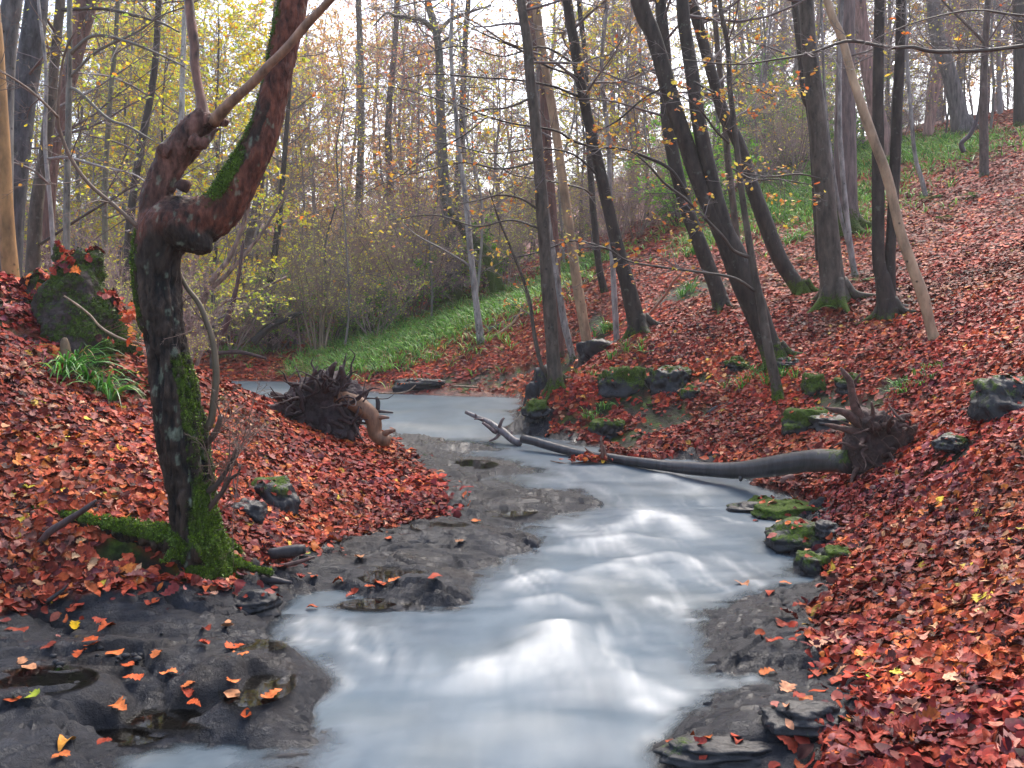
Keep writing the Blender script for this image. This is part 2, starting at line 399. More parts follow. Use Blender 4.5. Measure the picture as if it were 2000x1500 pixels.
# the bed breaks in thin layers: small flat treads with sharp risers
hq = .024; off_ = .05 * fbm(X * .9, Y * 1.3, 51.0, 3) + .01 * fbm(X * 6, Y * 8, 52.0, 2); q_ = (Z + off_) / hq; fr_ = q_ - np.floor(q_)
Zt = hq * (np.floor(q_) + .22 * fr_ + .78 * sstep(.80, .98, fr_)) - off_
Z = Z + .85 * ROCKM * (Zt - Z)
# shallow hollows that hold rain water
PUD = []
for px_, py_, rx_, ry_ in [(70,1362,.16,.10),(370,1368,.17,.085),(505,1345,.10,.13),(495,1290,.10,.05),(225,1398,.13,.06),(775,1108,.16,.14),(860,1030,.14,.10),(735,1150,.13,.06),(975,985,.2,.12),(900,900,.25,.2)]:
    c_ = Wz(px_, py_, .09); sel_ = ((X - c_[0]) / rx_) ** 2 + ((Y - c_[1]) / ry_) ** 2 < 1; lv = max(float(np.percentile(Z[sel_], 35)), .012)
    u_ = np.sqrt(((X - c_[0]) / rx_) ** 2 + ((Y - c_[1]) / ry_) ** 2) + .9 * fbm(X * 5, Y * 9, px_ * .1, 4)
    dip = 1 - sstep(.6, 1.15, u_)
    rg = (1 - sstep(1.1, 2.6, u_)) * (1 - LEAFM); Z = Z + rg * (u_ > 1) * np.maximum(lv - .002 + .012 * fbm(X * 5, Y * 7, 2.0, 3) - Z, 0); Z = Z * (1 - dip) + dip * np.minimum(Z, lv - .008 - .008 * (1 - u_.clip(0, 1))); PUD.append((c_[0], c_[1], rx_, ry_, lv))
# keep the channel wet and the leaf banks dry
Z = np.where(LEAFM > 0.5, np.maximum(Z, 0.02), Z)
gz, gx = np.gradient(Z, GY, GX)
NX, NY = -gx, -gz
def bil(A, x, y):
    i = np.clip(np.searchsorted(GX, x) - 1, 0, len(GX) - 2); j = np.clip(np.searchsorted(GY, y) - 1, 0, len(GY) - 2)
    u = (x - GX[i]) / (GX[i + 1] - GX[i]); v = (y - GY[j]) / (GY[j + 1] - GY[j])
    return A[j, i] * (1-u) * (1-v) + A[j, i+1] * u * (1-v) + A[j+1, i] * (1-u) * v + A[j+1, i+1] * u * v
def zat(x, y): return float(bil(Z, np.array([x]), np.array([y]))[0])
def hit(px, py, lo=2.8, hi=90.0):
    """where the line of sight through a picture point meets the ground"""
    d = np.geomspace(lo, hi, 4000); pts = np.stack([(px - CX) / F * d, d, H - (py - HY) / F * d], 1)
    z = bil(Z, pts[:, 0], pts[:, 1]); k = np.nonzero(pts[:, 2] < np.maximum(z, 0.0))[0]
    return pts[k[0]] if len(k) else pts[-1]
def grid_quads(nx, ny):
    j, i = np.meshgrid(np.arange(ny - 1), np.arange(nx - 1), indexing='ij'); a = j * nx + i
    return np.stack([a, a + 1, a + nx + 1, a + nx], -1).reshape(-1, 4)
# grass cover, drawn as areas of the ground
def blob(x, y, c, rx, ry): return np.exp(-(((x - c[0]) / rx) ** 2 + ((y - c[1]) / ry) ** 2))
GR = [(hit(830,655), 2.2, 2.2), (hit(740,690), 1.5, 2.0), (hit(930,610), 2.2, 3.0), (hit(690,710), 1.2, 1.5), (hit(470,690), .7, .8), (hit(1560,400), 1.8, 3.0), (hit(1520,370), 2.2, 3.0),
      (hit(1680,300), 1.6, 3.0), (hit(1800,300), 1.5, 3.0), (hit(1130,520), .9, 1.6), (hit(1380,470), .7, 1.0), (hit(690,665), 1.2, 2)]
GRASS = np.zeros(X.shape)
for c, rx, ry in GR: GRASS = np.maximum(GRASS, blob(X, Y, c, rx, ry))
GRASS = np.clip(GRASS * 1.15, 0, 1) * LEAFM * sstep(-.22, .25, fbm(X * 1.1, Y * .9, 41.0, 4) + .5 * (GRASS - .6))
BARE = np.zeros(X.shape)
for px_, py_, rx_, ry_ in [(1215,760,.7,.7),(1312,755,.7,.7),(1160,800,.8,.4),(1090,740,.5,1.2),(1110,820,.5,.3),(1590,800,.4,.7),(1640,820,.5,.3),(1190,850,.7,.3),(1270,820,.9,.5),(1150,660,.8,1.0),(1340,570,.8,.9),(1440,720,.5,.4),(1870,880,.3,.2),(1690,930,.5,.25),(300,1085,.4,.15),(870,755,2.0,.7),(720,650,1,.8),(120,680,.8,.4),(1750,745,.25,.2)]:
    q_ = hit(px_, py_); BARE = np.maximum(BARE, blob(X, Y, q_, rx_, ry_))
BARE = np.clip((BARE - .45 + .9 * fbm(X * 3.2, Y * 3.2, 21.0, 4)) * 3.0, 0, 1) * LEAFM * (BARE > .12)
Z = Z - .05 * BARE

g = MB(); V = np.stack([X.ravel(), Y.ravel(), Z.ravel()], 1)
g.add(V, grid_quads(len(GX), len(GY)))
def ground_mat():
    m, nt, b, out = new_mat('woodland_floor')
    rk = nd(nt, 'Attribute', attribute_name='col'); sep = nd(nt, 'SeparateColor'); nt.links.new(rk.outputs['Color'], sep.inputs[0])
    n1 = noise_node(nt, 2.6, 9, 0.68); n2 = noise_node(nt, 22, 7, 0.7); n3 = noise_node(nt, 30, 4, 0.7)
    vo = nd(nt, 'TexVoronoi'); vo.inputs['Scale'].default_value = 11; geo = nd(nt, 'NewGeometry'); nt.links.new(geo.outputs['Position'], vo.inputs['Vector'])
    leafc = ramp(nt, vo.outputs['Color'], [(0.1, lin(70,34,30)), (0.35, lin(120,50,36)), (0.6, lin(150,66,40)), (0.85, lin(96,46,40)), (0.95, lin(170,100,60))]).outputs[0]
    leafc = mix(nt, 0.8, leafc, ramp(nt, n3.outputs[0], [(0.3, (0.4,) * 3), (0.7, (1.3,) * 3)]).outputs[0], 'MULTIPLY')
    rockc = ramp(nt, n1.outputs[0], [(0.28, (0.006, 0.007, 0.010)), (0.5, (0.013, 0.014, 0.019)), (0.72, (0.026, 0.028, 0.035))]).outputs[0]
    rockc = mix(nt, 0.7, rockc, ramp(nt, n2.outputs[0], [(0.3, (0.5,) * 3), (0.7, (1.4,) * 3)]).outputs[0], 'MULTIPLY')
    n7 = noise_node(nt, 1.7, 4, 0.6); rockc = mix(nt, ramp(nt, n7.outputs[0], [(0.52, (0,) * 3), (0.68, (0.55,) * 3)]).outputs[0], rockc, (0.035, 0.026, 0.02))
    grassc = ramp(nt, n3.outputs[0], [(0.3, (0.03, 0.06, 0.01)), (0.7, (0.11, 0.19, 0.03))]).outputs[0]
    c = mix(nt, sep.outputs[0], leafc, rockc); n8 = noise_node(nt, 5, 5, 0.65); c = mix(nt, sep.outputs[1], c, grassc)
    c = mix(nt, sep.outputs[2], c, ramp(nt, n8.outputs[0], [(0.42, (0.018, 0.011, 0.009)), (0.56, (0.02, 0.03, 0.006)), (0.68, (0.07, 0.11, 0.012))]).outputs[0])
    nt.links.new(c, b.inputs['Base Color'])
    n12 = noise_node(nt, 4.2, 4, .6); rr = nd(nt, 'MapRange'); rr.inputs[1].default_value = 0.46; rr.inputs[2].default_value = 0.54; rr.inputs[3].default_value = 0.07; rr.inputs[4].default_value = 0.5
    nt.links.new(n12.outputs[0], rr.inputs[0])
    ro = nd(nt, 'Mix'); nt.links.new(sep.outputs[0], ro.inputs[0]); ro.inputs[2].default_value = 0.6; nt.links.new(rr.outputs[0], ro.inputs[3])
    nt.links.new(ro.outputs[0], b.inputs['Roughness']); sp_ = nd(nt, 'MapRange'); sp_.inputs[3].default_value = .15; sp_.inputs[4].default_value = .2; nt.links.new(sep.outputs[0], sp_.inputs[0]); nt.links.new(sp_.outputs[0], b.inputs['Specular IOR Level'])
    bp = nd(nt, 'Bump'); bp.inputs['Strength'].default_value = 0.7; bp.inputs['Distance'].default_value = 0.03
    n10 = noise_node(nt, 95, 4, 0.7); nt.links.new(math_n(nt, 'ADD', n2.outputs[0], math_n(nt, 'MULTIPLY', n10.outputs[0], .35)), bp.inputs['Height']); nt.links.new(bp.outputs[0], b.inputs['Normal'])
    return m
g.C = [np.stack([ROCKM.ravel(), np.clip(GRASS * 1.0 - 0.3, 0, .7).ravel(), BARE.ravel()], 1)]
tag(obj('ground', g, ground_mat()), kind='structure')

# ------------------------------------------------------------------ water
wxs = np.concatenate([np.arange(-14, -3.2, 0.12), np.arange(-3.2, 3.2, 0.025)]); wys = np.concatenate([np.arange(0.5, 7.5, 0.025), np.geomspace(7.5, 24, 140)])
WX, WY = np.meshgrid(wxs, wys)
FOAM = np.zeros(WX.shape); HUMP = np.zeros(WX.shape)
# foam: strokes along crests and chutes: path, half width, strength, crest height
def stroke(path, wd_, fo, hh):
    global FOAM, HUMP
    pts = np.array([Wz(a_, b_)[:2] for a_, b_ in path]); d2 = np.full(WX.shape, 1e9)
    jx, jy = WX + .07 * fbm(WX * 3.5, WY * 3.5, path[0][0] * .1, 3), WY + .06 * fbm(WX * 4, WY * 4, path[0][1] * .1, 3)
    for p0, p1 in zip(pts[:-1], pts[1:]):
        e = p1 - p0; t = np.clip(((jx - p0[0]) * e[0] + (jy - p0[1]) * e[1]) / (e @ e), 0, 1); d2 = np.minimum(d2, (jx - p0[0] - t * e[0]) ** 2 + ((jy - p0[1] - t * e[1]) * np.where(jy - p0[1] - t * e[1] > 0, 1.15, .85)) ** 2)
    FOAM = 1 - (1 - FOAM) * (1 - .66 * fo * (.75 * np.exp(-d2 / (1.3 * wd_) ** 2) + .25 * np.exp(-d2 / (3 * wd_) ** 2))); HUMP = HUMP + .7 * hh * np.exp(-d2 / (1.8 * wd_) ** 2)
for st_a in [([(1215,1030),(1265,1005),(1310,1015),(1350,1040)],.085,.95,.035),([(1290,930),(1320,942),(1360,955)],.08,.6,.015),([(1170,1062),(1230,1050),(1300,1058)],.06,.5,.02),([(1340,1102),(1300,1086),(1220,1096)],.06,.65,.025),
        ([(1000,1142),(1060,1120),(1110,1130),(1180,1108),(1240,1120)],.055,.65,.03),([(1030,1180),(1080,1170),(1130,1186)],.05,.6,.02),([(1285,1168),(1320,1190),(1352,1212)],.04,.9,.01),([(1085,1235),(1060,1262),(1010,1290),(930,1306)],.075,.9,.04),
        ([(1085,1235),(1120,1265),(1180,1300),(1250,1338),(1300,1352)],.06,.65,.025),([(1075,1245),(1082,1290),(1120,1330)],.1,.6,.03),([(1250,1370),(1300,1392)],.035,.6,.008),([(960,1158),(900,1175),(850,1192)],.05,.35,.01),([(850,1342),(930,1322),(1000,1312)],.05,.35,.015),
        ([(700,1425),(850,1402),(1000,1432)],.12,.16,.015),([(1000,1400),(1250,1432)],.12,.14,.015),([(1400,1010),(1440,1020)],.03,.6,0),([(1375,1352),(1405,1358)],.025,.55,0),([(540,1215),(620,1210),(700,1236)],.06,.4,0),([(560,1246),(640,1250)],.04,.35,0),([(690,1268),(730,1290)],.03,.5,0),([(630,1300),(680,1330)],.03,.4,0),
        ([(480,1470),(550,1490)],.1,.25,0),([(760,830),(900,850)],.35,.28,0),([(800,856),(865,862)],.08,.6,0),([(400,762),(540,766)],.5,.2,0),([(1020,905),(1100,930)],.15,.2,0),([(1140,1000),(1080,1040)],.08,.25,0),([(1460,985),(1520,1000)],.08,.15,0)]: stroke(*st_a)
rapid = sstep(2.0, 3.2, WY) * (1 - sstep(8.5, 10.0, WY))
HUMP += rapid * 0.022 * fbm(WX * 1.6, WY * 3.2, 0.0, 3)
TZ = bil(Z, WX.ravel(), WY.ravel()).reshape(WX.shape)
depth = np.clip(-TZ, 0, 1); HUMP *= sstep(0.01, 0.12, depth)
WZ_ = HUMP
FOAM = np.clip(FOAM + 0.16 * rapid * sstep(0.1, 0.6, fbm(WX * 1.7 + 0.3 * WY, WY * 2.6, 6.0, 4)), 0, 1)
sx_ = WX + .35 * WY * .3 + .12 * fbm(WX * 2.2, WY * 1.4, 4.0, 3)
STK = .6 * fbm(sx_ * 7, WY * .9, 2.0, 3) + .5 * fbm(sx_ * 22, WY * 1.6, 5.0, 3)
FOAM = FOAM * np.clip(.95 + .75 * STK + .25 * fbm(WX * 3, WY * 3, 8.0, 2), .2, 1.3) + rapid * .5 * np.clip(STK + .08, 0, 1) * sstep(-.35, .3, fbm(WX * 1.5, WY * 1.1, 14.0, 3))
FOAM = np.clip(FOAM, 0, 1) * sstep(0.0, 0.06, depth)
w = MB(); w.add(np.stack([WX.ravel(), WY.ravel(), WZ_.ravel()], 1), grid_quads(len(wxs), len(wys)))
turb = 1 - np.exp(-np.clip(WZ_ - TZ, 0, 1) / 0.035)
w.C = [np.stack([FOAM.ravel(), turb.ravel(), np.zeros(FOAM.size)], 1)]
def water_mat():
    m, nt, b, out = new_mat('silty_water')
    at = nd(nt, 'Attribute', attribute_name='col'); sep = nd(nt, 'SeparateColor'); nt.links.new(at.outputs['Color'], sep.inputs[0])
    n = noise_node(nt, 2.2, 4, 0.55, None, (1.0, 0.45, 1)); n2 = noise_node(nt, 1.1, 2, 0.5)
    c0 = ramp(nt, n.outputs[0], [(0.3, (0.037, 0.064, 0.090)), (0.7, (0.080, 0.117, 0.148))]).outputs[0]
    c0 = mix(nt, ramp(nt, n2.outputs[0], [(0.5, (0,) * 3), (0.7, (0.4,) * 3)]).outputs[0], c0, (0.11, 0.12, 0.11))
    ff = math_n(nt, 'POWER', sep.outputs[0], 1.15)
    c = mix(nt, ff, c0, (0.57, 0.565, 0.535)); nt.links.new(c, b.inputs['Base Color'])
    b.inputs['Specular IOR Level'].default_value = 0.4; b.inputs['Roughness'].default_value = 0.42; b.inputs['IOR'].default_value = 1.33
    bp = nd(nt, 'Bump'); bp.inputs['Strength'].default_value = 0.12; bp.inputs['Distance'].default_value = 0.03
    n3 = noise_node(nt, 5, 4, 0.6, None, (1, 0.6, 1)); nt.links.new(n3.outputs[0], bp.inputs['Height']); nt.links.new(bp.outputs[0], b.inputs['Normal'])
    tr = nd(nt, 'BsdfTransparent'); tr.inputs[0].default_value = (0.85, 0.87, 0.9, 1)
    gl = nd(nt, 'BsdfGlossy'); gl.inputs['Roughness'].default_value = 0.15; fr = nd(nt, 'Fresnel'); fr.inputs[0].default_value = 1.33
    sh = nd(nt, 'MixShader'); nt.links.new(fr.outputs[0], sh.inputs[0]); nt.links.new(tr.outputs[0], sh.inputs[1]); nt.links.new(gl.outputs[0], sh.inputs[2])
    ms = nd(nt, 'MixShader'); nt.links.new(sep.outputs[1], ms.inputs[0]); nt.links.new(sh.outputs[0], ms.inputs[1]); nt.links.new(b.outputs[0], ms.inputs[2])
    nt.links.new(ms.outputs[0], out.inputs[0])
    return m
tag(obj('water', w, water_mat()), kind='structure')
# rain water standing in the hollows of the left shelf
pm, nt_, pb, po = new_mat('puddle_water')
pb.inputs['Base Color'].default_value = (0.05, 0.04, 0.03, 1); pb.inputs['Roughness'].default_value = 0.03; pb.inputs['IOR'].default_value = 1.33
_tr = nd(nt_, 'BsdfTransparent'); _tr.inputs[0].default_value = (0.5, 0.48, 0.44, 1); _gl = nd(nt_, 'BsdfGlossy'); _gl.inputs['Roughness'].default_value = 0.03
_fr = nd(nt_, 'Fresnel'); _fr.inputs[0].default_value = 1.33; _s = nd(nt_, 'MixShader')
nt_.links.new(_fr.outputs[0], _s.inputs[0]); nt_.links.new(_tr.outputs[0], _s.inputs[1]); nt_.links.new(_gl.outputs[0], _s.inputs[2]); nt_.links.new(_s.outputs[0], po.inputs[0])
for cx_, cy_, rx_, ry_, lv in PUD:
    pd = MB(); a_ = np.linspace(0, 2 * np.pi, 24, endpoint=False); pts = np.stack([cx_ + 1.5 * rx_ * np.cos(a_), cy_ + 1.5 * ry_ * np.sin(a_), 0 * a_ + lv], 1); pts = np.concatenate([pts, [[cx_, cy_, lv]]])
    pd.add(pts, None, [(i, (i + 1) % 24, 24) for i in range(24)]); tag(obj('puddle', pd, pm), kind='structure')

# ------------------------------------------------------------------ leaves
PAL_LITTER = [(lin(166,66,44), 22), (lin(146,56,42), 22), (lin(184,84,46), 13), (lin(120,48,44), 17), (lin(98,46,50), 11), (lin(200,104,46), 4), (lin(200,138,104), 5), (lin(168,98,86), 8), (lin(212,164,60), 1.0), (lin(72,38,36), 6)]
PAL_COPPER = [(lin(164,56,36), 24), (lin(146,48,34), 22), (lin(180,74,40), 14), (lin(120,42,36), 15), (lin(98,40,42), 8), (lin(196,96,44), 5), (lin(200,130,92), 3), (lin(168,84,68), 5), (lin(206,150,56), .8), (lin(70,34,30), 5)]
PAL_ORANGE = [(lin(246,170,60), 4), (lin(250,200,80), 4), (lin(222,120,50), 3), (lin(214,190,70), 3), (lin(190,96,50), 1)]
PAL_YELLOW = [(lin(246,226,60), 4), (lin(220,226,60), 3.5), (lin(250,205,60), 3.5), (lin(170,200,66), 1.5), (lin(248,165,50), 1.6)]
PAL_LIME = [(lin(226,226,80), 4), (lin(200,215,76), 3), (lin(240,226,90), 3), (lin(126,160,62), 2)]
PAL_GREEN = [(lin(130,190,60), 4), (lin(96,155,50), 4), (lin(176,215,70), 2), (lin(60,110,45), 1.5)]
PAL_RED = [(lin(206,100,56), 4), (lin(190,80,50), 3), (lin(220,140,70), 2)]
PAL_PALEORANGE = [(lin(250,200,120), 4), (lin(250,178,96), 4), (lin(246,158,86), 2), (lin(250,222,120), 2)]
PAL_GRASS = [(lin(86,144,50), 4), (lin(118,174,60), 4), (lin(58,104,40), 3.5), (lin(150,190,84), 1.5), (lin(160,124,76), 1)]
def pal(p, n, jit=0.18):
    w_ = np.array([b for a, b in p], float); k = rng.choice(len(p), n, p=w_ / w_.sum())
    return np.array([a for a, b in p])[k] * (1 + jit * rng.standard_normal((n, 1))).clip(0.5, 1.6)
def leaf_template(kind):
    """rows along the midrib: t and half width"""
    if kind == 'oak': t = [0, .1, .2, .28, .38, .46, .56, .65, .76, .85, .93, 1.0]; hw = [.02, .1, .2, .13, .30, .19, .37, .24, .36, .22, .2, .02]
    elif kind == 'beech': t = [0, .18, .42, .68, .88, 1]; hw = [.02, .22, .33, .28, .14, .01]
    else: t = [0, .45, 1]; hw = [.03, .33, .03]
    n = len(t); t, hw = np.array(t), np.array(hw)
    V = np.concatenate([np.stack([t - .5, 0 * t, 0 * t], 1), np.stack([t - .5 + hw * .25, hw, 0 * t], 1), np.stack([t - .5 + hw * .25, -hw, 0 * t], 1)])
    q = [(i, i + 1, n + i + 1, n + i) for i in range(n - 1)] + [(i + 1, i, 2 * n + i, 2 * n + i + 1) for i in range(n - 1)]
    return V, np.array(q)
def add_leaves(mb, C, Nrm, size, kind, cols, tilt=0.4, curl=0.5, lift=0.0, spin=None):
    n = len(C)
    if n == 0: return
    T, q = leaf_template(kind); m = len(T)
    L = np.broadcast_to(T, (n, m, 3)).copy()
    a, b_, f, tw = [rng.standard_normal((n, 1)) * curl * s for s in (0.8, 1.2, 0.5, 0.5)]
    L[:, :, 2] = a * L[:, :, 0] ** 2 + b_ * L[:, :, 1] ** 2 + np.abs(f) * np.abs(L[:, :, 1]) + tw * L[:, :, 0] * L[:, :, 1] + curl * .12 * np.sin(L[:, :, 0] * 7 + 6 * a)
    L[:, :, 1] *= rng.uniform(.75, 1.15, (n, 1))
    L *= np.asarray(size).reshape(-1, 1, 1)
    N3 = norm(Nrm + tilt * rng.standard_normal((n, 3)))
    r = rng.standard_normal((n, 3)) if spin is None else spin
    U = norm(r - (r * N3).sum(1, keepdims=True) * N3); Vv = np.cross(N3, U)
    W_ = L[:, :, :1] * U[:, None] + L[:, :, 1:2] * Vv[:, None] + L[:, :, 2:] * N3[:, None] + (C + lift * N3)[:, None]
    Q = (q[None] + (np.arange(n) * m)[:, None, None]).reshape(-1, 4)
    mb.add(W_.reshape(-1, 3), Q, None, np.repeat(cols, m, 0))

def litter_zone(mb, per_m2, y0, y1, kind, size, side, tilt, curl):
    n_tot = 0
    for ya in np.arange(y0, y1, 0.5):
        yb = min(ya + .5, y1); xm = 0.62 * yb + 0.7
        n = int(per_m2 * 2 * xm * (yb - ya)); x = rng.uniform(-xm, xm, n); y = rng.uniform(ya, yb, n)
        lm = bil(SD, x, y); k = (lm > 0.0 + 0.10 * rng.standard_normal(n) * (rng.random(n) < .5)) & (bil(Z, x, y) > 0.015)
        k &= rng.random(n) > bil(GRASS, x, y) * .72 - .05
        k &= rng.random(n) > bil(BARE, x, y) * .93
        k &= (poly_sd(LEAF_L, x, y) > -0.4) if side == 'L' else (poly_sd(LEAF_L, x, y) <= -0.4)
        if not k.any(): continue
        x, y = x[k], y[k]; z = bil(Z, x, y); n = len(x)
        gxx, gyy = bil(NX, x, y), bil(NY, x, y); N3 = norm(np.stack([gxx, gyy, np.ones(n)], 1))
        # drifts: leaves of one hue lie together a little, and heap up here and there
        hue = fbm(x * 1.3, y * 1.3, 11.0, 3)
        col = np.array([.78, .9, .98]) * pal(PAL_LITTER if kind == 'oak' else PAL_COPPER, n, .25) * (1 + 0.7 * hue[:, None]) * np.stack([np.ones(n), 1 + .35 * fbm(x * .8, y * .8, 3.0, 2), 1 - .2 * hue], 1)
        z = z + rng.uniform(0.002, 0.035, n)
        add_leaves(mb, np.stack([x, y, z], 1), N3, size * rng.lognormal(0, .36, n).clip(.5, 1.55), kind, col.clip(0.005, .8), tilt, curl)
        n_tot += n
    return n_tot
for side, lab in (('L', 'drift of red and copper oak leaves covering the bank round the gnarled tree'), ('R', 'carpet of red beech and oak leaves over the steep slope of leaning trunks')):
    lb = MB(); tot = 0
    tot += litter_zone(lb, 1250, 2.2, 7.5, 'oak', 0.064, side, .22, .55)
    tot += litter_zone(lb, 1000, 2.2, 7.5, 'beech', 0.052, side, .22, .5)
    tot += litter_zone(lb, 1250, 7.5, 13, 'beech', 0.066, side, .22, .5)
    if side == 'R':
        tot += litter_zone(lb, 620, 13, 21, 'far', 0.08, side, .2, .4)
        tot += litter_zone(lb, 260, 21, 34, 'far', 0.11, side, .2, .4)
    else: tot += litter_zone(lb, 300, 13, 17, 'far', 0.1, side, .32, .5)
    tag(obj('leaf_litter', lb, M_LITTER, smooth=True), lab, 'fallen leaves', kind='stuff')
    print('litter', side, tot)

# ------------------------------------------------------------------ branching
def grow(S, D, L, R0, K, wander, trop=(0, 0, 0), taper=0.25, flat=0.0):
    n = len(S); PP = np.empty((n, K, 3)); PP[:, 0] = S; d = D.copy(); st = (L / (K - 1))[:, None]
    for k in range(1, K):
        d = d + wander * rng.standard_normal((n, 3)) + np.asarray(trop)
        if flat: d[:, 2] *= (1 - flat)
        d = norm(d); PP[:, k] = PP[:, k - 1] + d * st
    RR = R0[:, None] * (1 - (1 - taper) * np.linspace(0, 1, K)[None])
    return PP, RR
def kids(PP, RR, L, m, t0, t1, ang, lf, rf, flat=0.0, jit=.25):
    n, K, _ = PP.shape; idx = np.repeat(np.arange(n), m); t = rng.uniform(t0, t1, n * m) * (K - 1)
    i = np.minimum(t.astype(int), K - 2); u = (t - i)[:, None]
    S = PP[idx, i] * (1 - u) + PP[idx, i + 1] * u; d = norm(PP[idx, i + 1] - PP[idx, i])
    r = RR[idx, i] * (1 - u[:, 0]) + RR[idx, i + 1] * u[:, 0]
    p = rng.standard_normal((n * m, 3)); p[:, 2] *= (1 - flat); p = norm(p - (p * d).sum(1, keepdims=True) * d)
    a = ang * (1 + jit * rng.standard_normal(n * m))[:, None]
    D = norm(d * np.cos(a) + p * np.sin(a)); rem = 1 - 0.6 * t / (K - 1)
    return S, D, L[idx] * lf * rem * rng.uniform(.6, 1.25, n * m), np.minimum(r * rf, r * .9)
TWIGC = np.array([0.13, 0.10, 0.095])
def spray(mb, S, D, L, R, tw=(9, 6), flat=.35, col=TWIGC, K=(8, 6, 4), rmin=.0012, up=0.02, wander=.16, third=True):
    """limbs with side branches and twigs; returns the twigs for leaves to sit on"""
    P1, R1 = grow(S, D, L, R, K[0], wander, (0, 0, up), .22, 0); R1 = np.maximum(R1, rmin)
    V, Q = tubes(P1, R1, 6); mb.add(V, Q, None, col)
    S2, D2, L2, r2 = kids(P1, R1, L, tw[0], .15, 1.0, .85, .42, .5, flat)
    P2, R2 = grow(S2, D2, L2, np.maximum(r2, rmin), K[1], wander * 1.1, (0, 0, up), .3, flat * .3); R2 = np.maximum(R2, rmin)
    V, Q = tubes(P2, R2, 4); mb.add(V, Q, None, col)
    if not third: return P2
    S3, D3, L3, r3 = kids(P2, R2, L2, tw[1], .15, 1.0, .8, .5, .55, flat)
    P3, R3 = grow(S3, D3, L3, np.maximum(r3, rmin), K[2], wander * 1.2, (0, 0, up), .5, flat * .3); R3 = np.maximum(R3, rmin)
    V, Q = tubes(P3, R3, 3); mb.add(V, Q, None, col)
    return P3
def foliage(mb, PT, n, size, palette, kind='far', flat=1.0):
    i = rng.integers(0, len(PT), n); k = rng.integers(0, PT.shape[1], n); C = PT[i, k] + .012 * rng.standard_normal((n, 3))
    N3 = norm(rng.standard_normal((n, 3)) * .55 + np.array([0, -.35, flat]))
    add_leaves(mb, C, N3, size * rng.lognormal(0, .2, n), kind, pal(palette, n).clip(.01, .85), .1, .35)
# ------------------------------------------------------------------ standing trees
GREYB = (0.075, 0.058, 0.044); DARKB = (0.036, 0.027, 0.021); TANB = (0.30, 0.20, 0.115); REDB = (0.13, 0.065, 0.05); PALEB = (0.24, 0.22, 0.20); BROWNB = (0.085, 0.06, 0.05)
def px_path(pts, d0, d1):
    n = len(pts); ys = np.array([p[1] for p in pts], float); f = (ys - ys[0]) / (ys[-1] - ys[0] + 1e-9) if abs(ys[-1] - ys[0]) > 30 else np.linspace(0, 1, n)
    dd = d0 + (d1 - d0) * f
    return np.array([P(p[0], p[1], d) for p, d in zip(pts, dd)]), np.array([p[2] / 2 / F * d for p, d in zip(pts, dd)])
def along(PP, RR, m, t0, t1):
    K = len(PP); t = np.sort(rng.uniform(t0, t1, m)) * (K - 1); i = np.minimum(t.astype(int), K - 2); u = (t - i)[:, None]
    return PP[i] * (1 - u) + PP[i + 1] * u, RR[i], norm(PP[i + 1] - PP[i])
def limbs_from(PP, RR, m, t0, t1, lmin, lmax, rise=.15, rf=.32, rcap=.022):
    S, r, d = along(PP, RR, m, t0, t1); a = rng.uniform(0, 2 * np.pi, m)
    D = norm(np.stack([np.cos(a), np.sin(a), rise + .25 * rng.standard_normal(m)], 1) + .25 * d)
    return S, D, rng.uniform(lmin, lmax, m), np.clip(r * rf, .004, rcap)
TREES = {}
